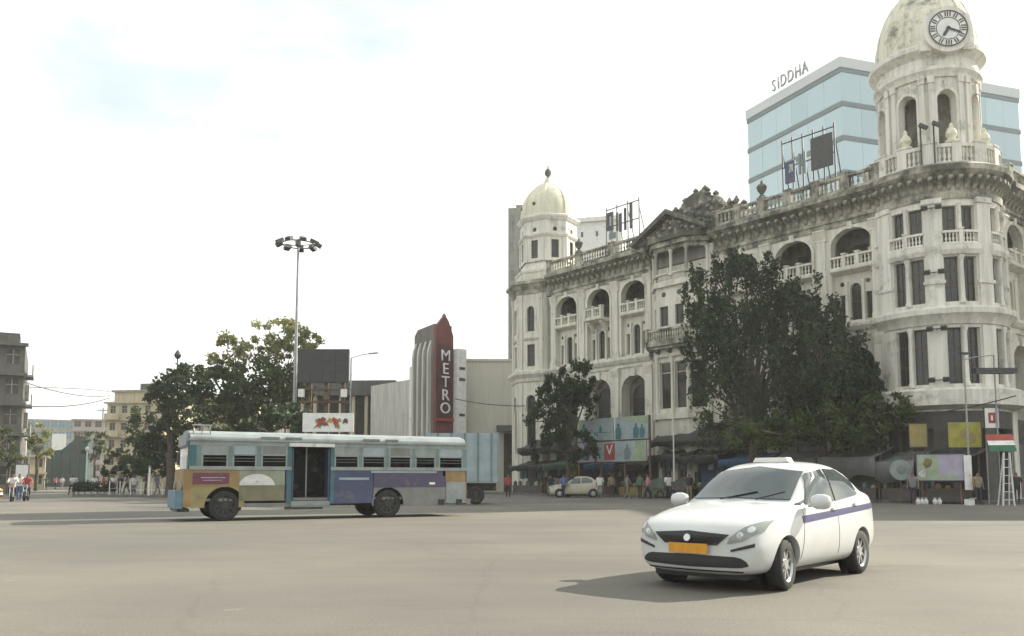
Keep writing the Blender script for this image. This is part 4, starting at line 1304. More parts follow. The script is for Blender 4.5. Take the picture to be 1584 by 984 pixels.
def wheel_meshes(R=0.30, w=0.19, hub=None):
    t = MB()
    t.lathe([(R * 0.66, -w / 2), (R * 0.93, -w / 2), (R, -w / 2 + 0.03), (R, w / 2 - 0.03), (R * 0.93, w / 2), (R * 0.66, w / 2)], n=36, cap=False)
    tm_ = t.mesh('tyre', M['rubber'], True)
    r = MB()
    r.lathe([(R * 0.68, w / 2 - 0.005), (R * 0.62, w / 2 - 0.03), (R * 0.6, -w / 2 + 0.03)], n=28, cap=False)
    r.lathe([(0.001, w / 2 - 0.02), (R * 0.2, w / 2 - 0.02), (R * 0.24, w / 2 - 0.05)], n=14, cap=False)
    for k in range(9):
        a = 2 * PI * k / 9
        r.cbox((R * 0.42 * math.cos(a), R * 0.42 * math.sin(a), w / 2 - 0.045), R * 0.46, R * 0.13, 0.025, a)
    rm = r.mesh('rim', M['chrome'] if hub is None else M[hub])
    b = MB(); b.lathe([(0.001, w / 2 - 0.09), (R * 0.64, w / 2 - 0.09)], n=20, cap=False)
    return tm_, rm, b.mesh('brake', M['blackpl'])
TYRE, RIM, BRAKE = wheel_meshes()

def add_wheel(parent, x, y, R, meshes, steer=0.0):
    e = link_mesh('wheel', meshes[0], parent)
    e.location = (x, y, R)
    e.rotation_euler = (-PI / 2 if y > 0 else PI / 2, 0, steer)
    link_mesh('rim', meshes[1], e); link_mesh('brake_disc', meshes[2], e)
    return e

def saloon(label, loc, rz, paint_mat='carwhite', taxi=False, group=None, cat='car', name='saloon_car'):
    t = thing(name, label, cat, loc, rz, group)
    me = SHELL.copy(); me.materials.clear(); me.materials.append(M[paint_mat])
    me.polygons.foreach_set('use_smooth', [True] * len(me.polygons))
    try: me.set_sharp_from_angle(angle=rad(50))
    except Exception: pass
    body = link_mesh('body', me, t)
    def P(nm, mat, low, up, ax, sg, **k):
        return patch(low, up, ax, sg, **k).build(nm, M[mat], t, True)
    for sg in (-1, 1):
        P('front_window', 'carglass', [(0.52, 0.985), (-0.36, 1.005)], [(0.40, 1.09), (0.10, 1.36), (-0.36, 1.425)], 'y', sg)
        P('rear_window', 'carglass', [(-0.43, 1.015), (-1.24, 1.085)], [(-0.43, 1.425), (-0.85, 1.42), (-1.20, 1.26)], 'y', sg)
        P('quarter_window', 'carglass', [(0.70, 0.985), (0.56, 0.985)], [(0.62, 1.0), (0.47, 1.05)], 'y', sg, nu=4, nv=3)
        P('door_gap', 'blackpl', [(-0.392, 0.34), (-0.398, 0.34)], [(-0.392, 0.99), (-0.398, 0.99)], 'y', sg, nu=2, nv=12, off=-0.001, th=0.004)
        P('door_gap', 'blackpl', [(0.80, 0.34), (0.793, 0.34)], [(0.66, 0.94), (0.653, 0.94)], 'y', sg, nu=2, nv=12, off=-0.001, th=0.004)
        P('door_handle', paint_mat, [(-0.22, 0.89), (-0.36, 0.90)], [(-0.22, 0.92), (-0.36, 0.93)], 'y', sg, nu=4, nv=2, off=0.02, th=0.012)
        P('door_handle', paint_mat, [(-1.0, 0.935), (-1.14, 0.945)], [(-1.0, 0.965), (-1.14, 0.975)], 'y', sg, nu=4, nv=2, off=0.02, th=0.012)
        if taxi:
            P('blue_stripe', 'navy', [(0.72, 0.765), (-1.88, 0.895)], [(0.72, 0.85), (-1.88, 0.97)], 'y', sg, nu=40, nv=3, th=0.003)
        P('sill', 'blackpl', [(0.80, 0.20), (-0.9, 0.20)], [(0.80, 0.235), (-0.9, 0.235)], 'y', sg, nu=10, nv=2, th=0.004)
        # head lamp sweeps from grille corner up the wing
        P('headlight', 'lamp', [(0.46 * sg, 0.565), (0.63 * sg, 0.60), (0.785 * sg, 0.70)], [(0.49 * sg, 0.635), (0.64 * sg, 0.75), (0.795 * sg, 0.83)], 'x', 1, nu=12, nv=8, th=0.010)
        for cy_, cz_, r_c in ((0.60, 0.665, 0.036), (0.70, 0.725, 0.032)):
            ca = [(sg * (cy_ - r_c * math.cos(PI * i / 8)), cz_ - r_c * math.sin(PI * i / 8)) for i in range(9)]
            cb = [(sg * (cy_ - r_c * math.cos(PI * i / 8)), cz_ + r_c * math.sin(PI * i / 8)) for i in range(9)]
            P('lamp_bowl', 'chrome', ca, cb, 'x', 1, nu=8, nv=4, off=0.010, th=0.004)
        P('fog_trim', 'blackpl', [(0.50 * sg, 0.475), (0.745 * sg, 0.535)], [(0.50 * sg, 0.50), (0.745 * sg, 0.575)], 'x', 1, nu=8, nv=2, th=0.008)
        P('tail_light', 'redp', [(0.55 * sg, 0.70), (0.76 * sg, 0.70)], [(0.58 * sg, 0.90), (0.76 * sg, 0.90)], 'x', -1, nu=6, nv=5, th=0.01)
    P('windscreen', 'carglass', [(-0.66, 1.035), (0, 1.055), (0.66, 1.035)], [(-0.58, 1.385), (0, 1.455), (0.58, 1.385)], 'x', 1, nu=18, nv=10)
    P('rear_screen', 'carglass', [(-0.60, 1.17), (0, 1.19), (0.60, 1.17)], [(-0.54, 1.40), (0, 1.44), (0.54, 1.40)], 'x', -1, nu=14, nv=8)
    gr = P('grille', 'blackpl', [(-0.34, 0.545), (0.34, 0.545)], [(-0.48, 0.665), (0, 0.695), (0.48, 0.665)], 'x', 1, nu=14, nv=6, th=0.008)
    e_ = MB(); e_.disc((2.02, 0, 0.622), 0.042, (1, 0, 0.25), 0.02, 20); e_.build('emblem', M['chrome'], gr)
    P('lower_intake', 'blackpl', [(-0.68, 0.325), (-0.6, 0.30), (0, 0.29), (0.6, 0.30), (0.68, 0.325)], [(-0.66, 0.37), (-0.58, 0.42), (0, 0.43), (0.58, 0.42), (0.66, 0.37)], 'x', 1, nu=20, nv=6, th=0.006)
    P('bumper_lip', 'blackpl', [(-0.60, 0.245), (0.60, 0.245)], [(-0.62, 0.258), (0.62, 0.258)], 'x', 1, nu=20, nv=2, th=0.004)
    npl = MB(); npl.cbox((2.012, 0, 0.50), 0.014, 0.50, 0.115)
    no = npl.build('number_plate', M['plate' if taxi else 'white'], t)
    if taxi:
        sg_ = MB(); sg_.extr([(0.26, 1.53), (-0.26, 1.53), (-0.22, 1.592), (0.22, 1.592)], -0.42, -0.26)
        so = sg_.build('roof_sign', M['white'], t)
    for y in (-1, 1):
        mm_ = MB()
        c = Vector((0.50, y * 0.98, 1.02))
        prof_ = [(0.02, -0.10), (0.075, -0.085), (0.10, -0.03), (0.10, 0.04), (0.075, 0.09), (0.03, 0.105)]
        mm_.v = []; mm_.lathe(prof_, 0, 0, 14)
        mm_.v = [(c.x + vx * 0.9, c.y + vz * 1.2, c.z + vy * 0.95) for vx, vy, vz in mm_.v]
        mm_.tube([(0.52, y * 0.83, 0.97), (0.5, y * 0.95, 1.0)], 0.03, 6)
        mm_.build('door_mirror', M[paint_mat], t, True)
    for y in (-0.18, 0.30):
        wv = MB(); wv.tube([(0.86, y, 1.045), (0.66, y + 0.42 if y < 0 else y + 0.3, 1.14)], 0.009, 5); wv.build('wiper', M['blackpl'], t)
    for ax in (1.17, -1.26):
        for sd in (-1, 1):
            ar = MB(); ar.tube([(ax, sd * 0.61, 0.30), (ax, sd * 0.815, 0.30)], 0.338, 28); 
            a2 = MB(); a2.lathe([(0.001, 0), (0.34, 0)], n=24, cap=False)
            a2.v = [(ax + p_[0], sd * 0.615, 0.30 + p_[1]) for p_ in a2.v]
            a2.build('arch_liner', M['blackpl'], t)
            add_wheel(t, ax, sd * 0.742, 0.30, (TYRE, RIM, BRAKE), (0.10 if ax > 0 and taxi else 0))
    un = MB(); un.box(-1.7, 1.75, -0.6, 0.6, 0.15, 0.3); un.build('underbody', M['blackpl'], t)
    return t

# taxi: front axle centre, heading towards lower left of the junction
hx, hy = -0.665, -0.747
fc = Vector((2.60, 10.50, 0))
ctr = fc - Vector((hx, hy, 0)) * 1.17
saloon('white saloon taxi with blue side stripe and yellow number plate crossing the junction', ctr, math.atan2(hy, hx), 'carwhite', True, name='taxi', cat='taxi')
p = W(893, 742, 60); M['cream_car'] = paint('cream_car_paint', (0.50, 0.46, 0.36), 0.4, var=0.08)
saloon('cream saloon car parked under the hoardings by the pavement', (p.x, 62, 0), rad(178), 'cream_car')
M['yellow_car'] = paint('yellow_cab_paint', (0.62, 0.33, 0.03), 0.4, var=0.08)
p = W(-60, 760, 47)
saloon('yellow cab cut off by the left edge of the picture', (p.x, 47, 0), rad(12), 'yellow_car', name='yellow_cab', cat='taxi')
M['dark_car'] = paint('grey_car_paint', (0.10, 0.11, 0.12), 0.35, var=0.08)


# ------------------------------------------------------------------ city bus
BL, BW, BH = 9.75, 2.45, 2.86
b0 = Vector((W(722, 700, 30.2).x, 30.2, 0)); b1 = Vector((W(280, 700, 25.8).x, 25.8, 0))
bd = (b1 - b0).normalized(); BL = (b1 - b0).length
BUS = thing('city_bus', 'old city bus with turquoise window frames and colourful adverts driving left', 'bus', b0 , math.atan2(bd.y, bd.x))
def bx_of(u):
    """distance from the tail of the bus for a photo column"""
    k = (u - 792) / FPX
    return (b0.x - k * b0.y) / (k * bd.y - bd.x)
def zx(z): return bx_of(240 + z * 0.3157)
# local: x forward, camera side is +y?  near side plane at y = 0, body extends to -y ... resolved by NS
nv_ = Vector((-bd.y, bd.x, 0))
NS = 1 if nv_.y < 0 else -1
def BT(x, y, z): return (x, -y * NS, z)          # y measured inwards from the near side
for nm, c_ in dict(bteal=(0.17, 0.25, 0.24), bpale=(0.30, 0.34, 0.33), byel=(0.34, 0.28, 0.12), borange=(0.34, 0.22, 0.09), bmaroon=(0.17, 0.045, 0.075), bblue=(0.065, 0.08, 0.16), bpurp=(0.085, 0.075, 0.135),
                   bgrey=(0.22, 0.22, 0.21), bolive=(0.21, 0.20, 0.12), bsky=(0.13, 0.24, 0.31), broof=(0.32, 0.36, 0.36), bpgreen=(0.30, 0.33, 0.24), bdoorw=(0.75, 0.75, 0.72), bdark=(0.02, 0.02, 0.02), bhub=(0.035, 0.034, 0.032), bturq=(0.05, 0.15, 0.17)).items():
    c_ = tuple(x * 0.80 for x in c_)
    M[nm] = paint('bus_' + nm[1:], c_, 0.5, var=0.22, scale=2.5, dirt=((0.16, 0.14, 0.11), 0.25))
FWX, RWX = zx(350), zx(1145)
WR = 0.47
def part(nm, mat, *boxes, parent=BUS):
    m = MB(BT)
    for b in boxes: m.box(*b)
    return m.build(nm, M[mat], parent)
dx0, dx1 = zx(862), zx(672)
# roof: cambered shell with gutter
rf = MB(BT)
prof_ = [(0.0, 2.47), (-0.02, 2.52), (0.0, 2.62), (0.14, 2.74), (0.6, 2.83), (1.22, 2.86), (1.85, 2.83), (2.31, 2.74), (2.45, 2.62), (2.47, 2.52), (2.45, 2.47)]
rf.extr(prof_, 0.05, BL - 0.25, 6)
ro = rf.build('roof', M['broof'], BUS, False)
part('roof_gutter', 'bpale', (0.0, BL - 0.2, -0.06, -0.02, 2.50, 2.56))
for k, (a, b) in enumerate(((520, 610), (640, 720), (1020, 1100), (1130, 1190))):
    part('roof_vent', 'bgrey', (zx(b), zx(a), -0.035, 0.02, 2.59, 2.66))
# walls: far side, front, rear, floor
part('far_wall', 'bdark', (0.05, BL - 0.4, 2.40, 2.45, 0.45, 2.47))  # closed and near-black to keep the bus interior dark
part('floor', 'bgrey', (0.1, BL - 0.3, 0.06, 2.38, 0.62, 0.70))
part('rear_wall', 'borange', (0.0, 0.05, 0.0, 2.45, 0.50, 1.45))
part('rear_wall', 'bturq', (0.0, 0.05, 0.0, 2.45, 1.45, 1.72), (0.0, 0.05, 0.0, 0.35, 1.72, 2.47), (0.0, 0.05, 2.1, 2.45, 1.72, 2.47), (0.0, 0.05, 0.35, 2.1, 2.3, 2.47))
part('rear_screen', 'pane', (0.02, 0.04, 0.35, 2.1, 1.72, 2.30))
part('rear_bumper', 'bgrey', (-0.16, 0.0, 0.0, 2.45, 0.42, 0.60))
# window band near side
part('waist_rail', 'bpale', (0.0, dx0, -0.03, 0.05, 1.60, 1.71), (dx1, BL - 0.25, -0.03, 0.05, 1.60, 1.71))
part('cant_panel', 'bpale', (0.0, BL - 0.25, -0.012, 0.05, 2.36, 2.50))
wins = [(230, 360), (382, 500), (522, 650), (880, 1000), (1015, 1130), (1147, 1257), (1275, 1375), (1390, 1508)]
edges = []
for a, b in wins:
    x1_, x0_ = zx(a), zx(b)
    edges.append((x0_, x1_))
    wn = part('side_window', 'bpale', (x0_, x1_, -0.008, 0.03, 2.05, 2.10), (x0_, x0_ + 0.05, -0.008, 0.03, 1.71, 2.36), (x1_ - 0.05, x1_, -0.008, 0.03, 1.71, 2.36))
    m = MB(BT); m.box(x0_ + 0.05, x1_ - 0.05, 0.0, 0.02, 2.10, 2.36); m.build('upper_pane', M[('bgrey', 'bpale', 'paleb')[len(edges) % 3]], wn)
    m = MB(BT); m.box(x0_ + 0.05, x1_ - 0.05, 0.0, 0.012, 1.86, 1.875); m.box(x0_ + 0.05, x1_ - 0.05, 0.0, 0.012, 1.955, 1.97); m.build('guard_bar', M['bgrey'], wn)
xs = sorted(edges)
posts = [(0.0, xs[0][0])] + [(a[1], b[0]) for a, b in zip(xs, xs[1:])] + [(xs[-1][1], BL - 0.45)]
for a, b in posts:
    if a < dx0 < b or a < dx1 < b:
        part('door_post', 'bturq', (a, dx0, -0.006, 0.05, 0.50, 2.36)); part('door_post', 'bturq', (dx1, b, -0.006, 0.05, 0.50, 2.36))
    else:
        part('window_post', 'bteal', (a, b, -0.006, 0.05, 1.71, 2.36))
part('door_head', 'bdoorw', (dx0 - 0.1, dx1 + 0.1, -0.10, 0.04, 2.36, 2.47))
part('door_step', 'bgrey', (dx0, dx1, -0.02, 0.5, 0.40, 0.46), (dx0, dx1, 0.3, 0.9, 0.56, 0.62))
part('step_riser', 'bpale', (dx0, dx1, 0.02, 0.06, 0.46, 0.60), (dx0, dx1, 0.90, 0.94, 0.30, 0.62))
part('folded_door', 'bblue', (dx0 + 0.02, dx0 + 0.07, 0.03, 0.5, 0.62, 2.3), (dx1 - 0.07, dx1 - 0.02, 0.03, 0.5, 0.62, 2.3))
part('grab_pole', 'steel', (dx0 + 0.6, dx0 + 0.64, 0.75, 0.79, 0.7, 2.4))
# body panels, near side, with wheel arches
def arch_cut(xa, xb, z0, z1, cx, R, mat, nm):
    pts = [(xa, z1), (xa, z0)]
    n = 14
    a0 = math.asin(max(-1, min(1, (z0 - WR) / R)))
    for i in range(n + 1):
        a = PI - a0 - (PI - 2 * a0) * i / n
        pts.append((cx + R * math.cos(a), WR + R * math.sin(a)))
    pts += [(xb, z0), (xb, z1)]
    m = MB(BT); m.plate(pts, 0.0, 0.05); return m.build(nm, M[mat], BUS)
fx0, fx1 = zx(418), BL - 0.32
arch_cut(fx0, fx1, 0.42, 1.06, FWX, 0.60, 'byel', 'front_panel')
part('orange_panel', 'borange', (fx0, fx1, 0.0, 0.05, 1.064, 1.60))
part('maroon_advert', 'bmaroon', (zx(368), zx(190), -0.012, -0.001, 1.15, 1.50))
part('advert_lines', 'lilac', (zx(350), zx(230), -0.016, -0.0125, 1.34, 1.365), (zx(330), zx(240), -0.016, -0.0125, 1.26, 1.28))
part('olive_panel', 'bolive', (zx(640), fx0 - 0.003, 0.0, 0.05, 0.62, 1.10))
part('pale_panel', 'bpgreen', (zx(640), fx0 - 0.003, 0.001, 0.05, 1.104, 1.60))
m = MB(BT); cxa = zx(505)
m.plate([(cxa + 0.55 * math.cos(PI * i / 14), 1.11 + 0.36 * math.sin(PI * i / 14)) for i in range(15)], -0.012, -0.001); m.build('white_dome_advert', M['bdoorw'], BUS)
part('blue_door_side', 'bblue', (dx1 + 0.02, zx(645), 0.0, 0.05, 0.55, 1.60))
part('grey_skirt', 'bgrey', (dx1 + 0.02, fx0 - 0.01, 0.01, 0.05, 0.42, 0.545))
part('blue_panel', 'bblue', (zx(1070), dx0 - 0.02, 0.0, 0.05, 0.50, 1.60))
part('advert_lines', 'paleb', (zx(1050), zx(905), -0.014, -0.001, 1.28, 1.36))
arch_cut(zx(1425), zx(1073), 0.40, 1.02, RWX, 0.56, 'bgrey', 'rear_skirt')
arch_cut(zx(1425), zx(1073), 1.024, 1.42, RWX, 0.56, 'bpurp', 'purple_panel')
part('purple_panel', 'bpurp', (zx(1410), zx(1073), 0.0, 0.05, 1.424, 1.60))
part('pale_flash', 'paleb', (zx(1380), zx(1060), -0.012, -0.001, 1.52, 1.585))
part('advert_dot', 'white', (zx(1372), zx(1345), -0.012, -0.001, 1.12, 1.2))
part('orange_tail', 'borange', (0.0, zx(1425), 0.0, 0.05, 1.22, 1.60))
part('white_tail', 'bpale', (0.0, zx(1428), 0.001, 0.05, 0.46, 1.216))
for k in (1405, 1490):
    m = MB(BT); m.cbox((zx(k), -0.01, 0.50), 0.22, 0.04, 0.2); m.build('tail_flap', M['bdark'], BUS)
# front: low nose, wide screen
m = MB(BT); m.extr([(0.0, 0.45), (2.45, 0.45), (2.45, 1.62), (0.0, 1.62)], BL - 0.32, BL - 0.10); m.build('front_wall', M['borange'], BUS)
m = MB(BT); m.extr([(0.02, 0.40), (2.43, 0.40), (2.43, 0.95), (0.02, 0.95)], BL - 0.098, BL + 0.12); m.build('front_bumper', M['bsky'], BUS)
m = MB(BT); m.extr([(0.1, 0.30), (2.3, 0.30), (2.3, 0.40), (0.1, 0.40)], BL - 0.3, BL + 0.05); m.build('bumper_valance', M['bdark'], BUS)
part('front_post', 'bturq', (BL - 0.45, BL - 0.2, -0.004, 0.1, 1.71, 2.47))
part('front_post', 'bturq', (BL - 0.45, BL - 0.2, 2.35, 2.454, 1.71, 2.47))
part('windscreen', 'carglass', (BL - 0.24, BL - 0.21, 0.1, 2.35, 1.62, 2.35))
part('destination_board', 'bpale', (BL - 0.24, BL - 0.15, 0.1, 2.35, 2.35, 2.72))
for y in (0.3, 2.15):
    m = MB(BT); m.disc((BL - 0.08, y, 1.1), 0.14, (1, 0, 0), 0.06, 16); m.build('headlight', M['lamp'], BUS)
m = MB(BT); m.tube([(BL - 0.2, -0.02, 2.3), (BL + 0.05, -0.25, 2.25), (BL + 0.1, -0.25, 2.0)], 0.02, 5); m.cbox((BL + 0.1, -0.25, 1.9), 0.06, 0.18, 0.34); m.build('wing_mirror', M['bdark'], BUS)
# rack at the front roof edge
m = MB(BT)
for k in range(3): m.tube([(BL - 0.35 - k * 0.25, 0.1, 2.7), (BL - 0.35 - k * 0.25, 0.1, 2.98)], 0.02, 4)
m.tube([(BL - 0.3, 0.1, 2.98), (BL - 0.9, 0.1, 2.98)], 0.02, 4); m.build('roof_rack', M['steel'], BUS)
# seats
for k in range(8):
    xx = 0.6 + k * 1.0
    if dx0 - 0.4 < xx < dx1 + 0.2: continue
    part('seat', 'bturq', (xx, xx + 0.42, 0.15, 1.0, 1.05, 1.12), (xx, xx + 0.08, 0.15, 1.0, 1.12, 1.66))
BT_T, BT_R, BT_B = wheel_meshes(WR, 0.28, 'bhub')
for xx in (FWX, RWX):
    add_wheel(BUS, xx, -0.16 * NS, WR, (BT_T, BT_R, BT_B))
    add_wheel(BUS, xx, -2.28 * NS, WR, (BT_T, BT_R, BT_B))
    m = MB(BT); m.lathe([(0.001, 0), (0.6, 0)], n=20, cap=False); m.v = [(xx + a, -0.5 * NS, max(0.3, WR + b)) for a, b, c in m.v]; m.build('arch_liner', M['bdark'], BUS)
    m = MB(BT); m.tube([(xx, 0.2, WR), (xx, 2.25, WR)], 0.07, 8); m.build('axle', M['bdark'], BUS)
part('chassis_rail', 'bdark', (0.4, BL - 0.6, 0.7, 0.85, 0.42, 0.6), (0.4, BL - 0.6, 1.6, 1.75, 0.42, 0.6))
# wheel orientation: near wheels face the camera side
for w_ in [c for c in BUS.children if c.name.startswith('wheel')]:
    near = abs(w_.location.y) < 1
    w_.rotation_euler = ((-PI / 2 if (NS > 0) == near else PI / 2), 0, 0)

# ------------------------------------------------------------------ box truck behind the bus
TK = thing('box_truck', 'pale blue box truck standing behind the tail of the bus', 'truck', (W(700, 700, 44).x, 44, 0), rad(2))
q = MB(); q.box(-1.6, 2.35, 0, 2.2, 1.15, 3.72); q.build('cargo_box', M['paleb'], TK)
for k in range(6):
    q = MB(); q.box(-1.5 + k * 0.7, -1.42 + k * 0.7, -0.05, 0, 1.15, 3.72); q.build('box_rib', M['bteal'], TK)
q = MB(); q.box(2.35, 2.42, -0.03, 2.23, 1.1, 3.76); q.build('rear_frame', M['bpale'], TK)
q = MB(); q.box(-3.4, 2.3, 0.5, 1.7, 0.7, 1.1); q.build('chassis', M['bdark'], TK)
q = MB(); q.extr([(0.1, 0.6), (2.1, 0.6), (2.1, 2.6), (0.1, 2.6)], -3.5, -1.75); q.build('cab', M['byel'], TK)
q = MB(); q.box(-3.3, -2.2, 0.07, 0.1, 1.6, 2.4); q.build('cab_window', M['pane'], TK)
for xx in (-2.7, 1.2):
    for yy in (0.15, 2.05):
        w_ = add_wheel(TK, xx, yy, WR, (BT_T, BT_R, BT_B)); w_.rotation_euler = ((PI / 2 if yy < 1 else -PI / 2), 0, 0)
# ------------------------------------------------------------------ trees
def leaves(blobs, n_per, size, seed, droop=0.0):
    """leaf quads spread in ragged sub-clumps through ellipsoids; blobs = (centre, rx, ry, rz, weight)"""
    rg = np.random.default_rng(seed)
    P = []
    for c, rx, ry, rz, wt in blobs:
        n = int(n_per * wt)
        k = max(6, n // 60)
        d = rg.normal(size=(k, 3)); d /= np.linalg.norm(d, axis=1)[:, None]
        rr_ = rg.uniform(0.45, 1.04, size=(k, 1)) ** 0.7
        sub = d * rr_ * np.array([rx, ry, rz])
        idx = rg.integers(0, k, n)
        sig = rg.uniform(0.12, 0.34, size=(k, 1)) * min(1.6, max(0.6, (rx + rz) / 3.2))
        off = rg.normal(size=(n, 3)) * sig[idx]
        off[:, 2] *= 0.75
        if droop:
            off[:, 2] -= np.abs(rg.normal(size=n)) * droop * (np.linalg.norm(sub[idx][:, :2], axis=1) / max(rx, 0.1))
            off[:, :2] *= 0.7
        P.append(np.array(c) + sub[idx] + off)
    P = np.concatenate(P)
    n = len(P)
    a = rg.normal(size=(n, 3)); a /= np.linalg.norm(a, axis=1)[:, None]
    if droop: a[:, 2] -= 0.9; a /= np.linalg.norm(a, axis=1)[:, None]
    b = np.cross(a, rg.normal(size=(n, 3))); b /= np.linalg.norm(b, axis=1)[:, None]
    s = size * rg.uniform(0.6, 1.35, size=(n, 1))
    v = np.empty((n, 4, 3))
    v[:, 0] = P - a * s; v[:, 1] = P + b * s * 0.5 - a * s * 0.1; v[:, 2] = P + a * s; v[:, 3] = P - b * s * 0.5 - a * s * 0.1
    v = v.reshape(-1, 3)
    v[:, 2] = np.maximum(v[:, 2], 0.2)
    me = bpy.data.meshes.new('crown')
    me.vertices.add(n * 4); me.vertices.foreach_set('co', v.ravel())
    me.loops.add(n * 4); me.loops.foreach_set('vertex_index', np.arange(n * 4))
    me.polygons.add(n); me.polygons.foreach_set('loop_start', np.arange(n) * 4)
    me.update(calc_edges=True)
    return me

def tree(label, base, pix, Y, mat, n_per, size=0.2, seed=1, trunk_r=0.3, droop=0.0, group=None, name='street_tree', depth=1.0, top_mat=None):
    """pix = crown lobes as (u, v, ru, rv[, dY, weight]) at distance Y"""
    rnd = random.Random(seed)
    bp = W(base, 742, Y); bp.z = 0
    t = thing(name, label, 'tree', bp, 0, group)
    lob = []
    for q in pix:
        u, v, ru, rv = q[:4]
        dY = q[4] if len(q) > 4 else rnd.uniform(-1.2, 1.2) * depth
        wt = q[5] if len(q) > 5 else 1.0
        c = W(u, v, Y + dY) - bp
        k = (Y + dY) / FPX
        lob.append((tuple(c), ru * k, (ru + rv) * 0.5 * k * depth, rv * k, wt * (ru * rv) / 1800.0))
    tk = MB()
    topz = max(c[2] for c, *_ in lob)
    lowz = min(c[2] for c, *_ in lob)
    fork = max(1.6, min(4.0, lowz))
    tk.tube([(0, 0, 0), (0.05, 0.02, fork * 0.5), (rnd.uniform(-.15, .15), 0.05, fork)], trunk_r, 9, trunk_r * 0.75)
    for c, rx, ry, rz, wt in lob:
        m_ = Vector((c[0] * 0.4 + rnd.uniform(-.3, .3), c[1] * 0.4, fork + (c[2] - fork) * 0.5))
        if c[2] > fork * 0.8:
            tk.tube([(0, 0.03, fork - 0.3), tuple(m_), tuple(c)], trunk_r * 0.5, 6, 0.03)
            for j in range(3):
                e = Vector(c) + Vector((rnd.uniform(-rx, rx), rnd.uniform(-ry, ry), rnd.uniform(-rz, rz))) * 0.8
                tk.tube([tuple(m_.lerp(Vector(c), 0.6)), tuple(e)], 0.06, 4, 0.015)
    tk.build('trunk', M['bark'], t, True)
    mats = [M[mat]]
    me = leaves(lob, n_per, size, seed, droop)
    me.materials.append(M[mat])
    if top_mat:
        me.materials.append(M[top_mat])
    link_mesh('crown', me, t)
    return t

tree('big dark drooping tree in front of the domed building, nearer its pavilion', 1165,
     [(1240, 448, 40, 30), (1250, 500, 40, 40), (1108, 405, 48, 28), (1075, 450, 24, 46), (1180, 412, 42, 30), (1120, 480, 44, 50), (1215, 480, 40, 46), (1075, 530, 22, 40), (1150, 470, 55, 52), (1100, 540, 38, 52), (1165, 555, 66, 58), (1208, 445, 36, 34), (1120, 640, 40, 26), (1220, 540, 48, 60), (1198, 620, 50, 40), (1085, 590, 14, 24), (1150, 400, 40, 20)],
     51.5, 'leaf1', 1150, 0.15, 11, 0.34, droop=1.1, group='trees before the domed building')
tree('broad dark tree spreading towards the clock tower', 1275,
     [(1262, 475, 44, 34), (1292, 508, 34, 30), (1322, 546, 30, 32), (1345, 585, 18, 32), (1270, 540, 50, 50), (1310, 570, 48, 46), (1285, 590, 60, 48), (1240, 600, 36, 50), (1330, 610, 40, 34)],
     50.5, 'leaf1', 1200, 0.15, 12, 0.3, droop=0.8, group='trees before the domed building')
tree('low bushy tree between the stalls and the foot of the clock tower', 1362,
     [(1362, 635, 48, 30), (1300, 650, 56, 30), (1230, 665, 60, 28), (1405, 640, 26, 22), (1340, 675, 56, 20), (1150, 670, 44, 26)],
     48.5, 'leaf2', 1900, 0.14, 13, 0.16, group='trees before the domed building')
tree('thin dark tree standing before the left turret of the domed building', 878,
     [(890, 580, 36, 22), (855, 605, 26, 26), (880, 628, 40, 28), (912, 600, 18, 26), (860, 665, 30, 28), (895, 690, 34, 26), (835, 690, 22, 22), (870, 600, 40, 30), (845, 640, 30, 30)],
     63, 'leaf1', 1900, 0.16, 14, 0.2, droop=0.3, group='trees before the domed building')
tree('tall tree with pale sunlit top behind the lamp mast', 402,
     [(432, 512, 34, 28), (400, 540, 30, 22), (350, 540, 32, 22), (345, 565, 30, 20), (470, 525, 26, 22), (488, 530, 16, 14), (455, 548, 40, 24)],
     70, 'leaf3', 2200, 0.17, 15, 0.34, group='trees left of the LED screen')
tree('dense dark tree below the pale tree top left of the screen', 372,
     [(390, 590, 56, 34), (340, 600, 44, 34), (440, 600, 36, 40), (410, 640, 60, 34), (360, 640, 50, 22), (330, 580, 26, 22)],
     67, 'leaf2', 2300, 0.18, 16, 0.36, group='trees left of the LED screen')
tree('dark round tree above the front of the bus', 262,
     [(270, 605, 38, 32), (300, 585, 30, 24), (246, 620, 20, 26), (285, 640, 36, 30), (255, 680, 34, 34), (232, 700, 22, 30), (290, 600, 40, 30)],
     62, 'leaf1', 2200, 0.17, 17, 0.3, group='trees left of the LED screen')
tree('low dark bush growing behind the middle of the bus', 440, [(440, 650, 44, 26), (400, 665, 40, 24), (480, 655, 26, 22), (345, 668, 20, 20)], 55, 'leaf1', 800, 0.2, 18, 0.12, name='roadside_bush', group='roadside bushes')
tree('dark leafy tree before the beige apartment block', 205, [(208, 650, 26, 18), (225, 660, 20, 26), (212, 690, 34, 26), (185, 705, 22, 16)], 92, 'leaf2', 700, 0.28, 19, 0.25, group='trees along the left street')
tree('sunlit green tree beside the sooty block', 56, [(58, 672, 18, 24), (46, 690, 14, 24), (66, 690, 16, 18), (40, 662, 10, 14)], 96, 'leaf3', 900, 0.28, 20, 0.22, group='trees along the left street')
tree('small dull tree in front of the pink flats', 145, [(146, 680, 16, 18), (140, 700, 18, 14), (158, 690, 12, 16)], 120, 'leaf2', 900, 0.32, 21, 0.2, group='trees along the left street')
tree('ragged shrub at the foot of the sooty block', 12, [(8, 690, 14, 26), (22, 712, 12, 16), (-10, 680, 20, 30)], 74, 'leaf2', 800, 0.22, 22, 0.12, name='roadside_bush', group='roadside bushes')

tree('low dark bush on the island left of the bus nose', 225, [(236, 716, 30, 26), (204, 722, 26, 18), (252, 700, 24, 34), (176, 724, 18, 12)], 66, 'leaf1', 2200, 0.17, 23, 0.1, name='roadside_bush', group='roadside bushes')

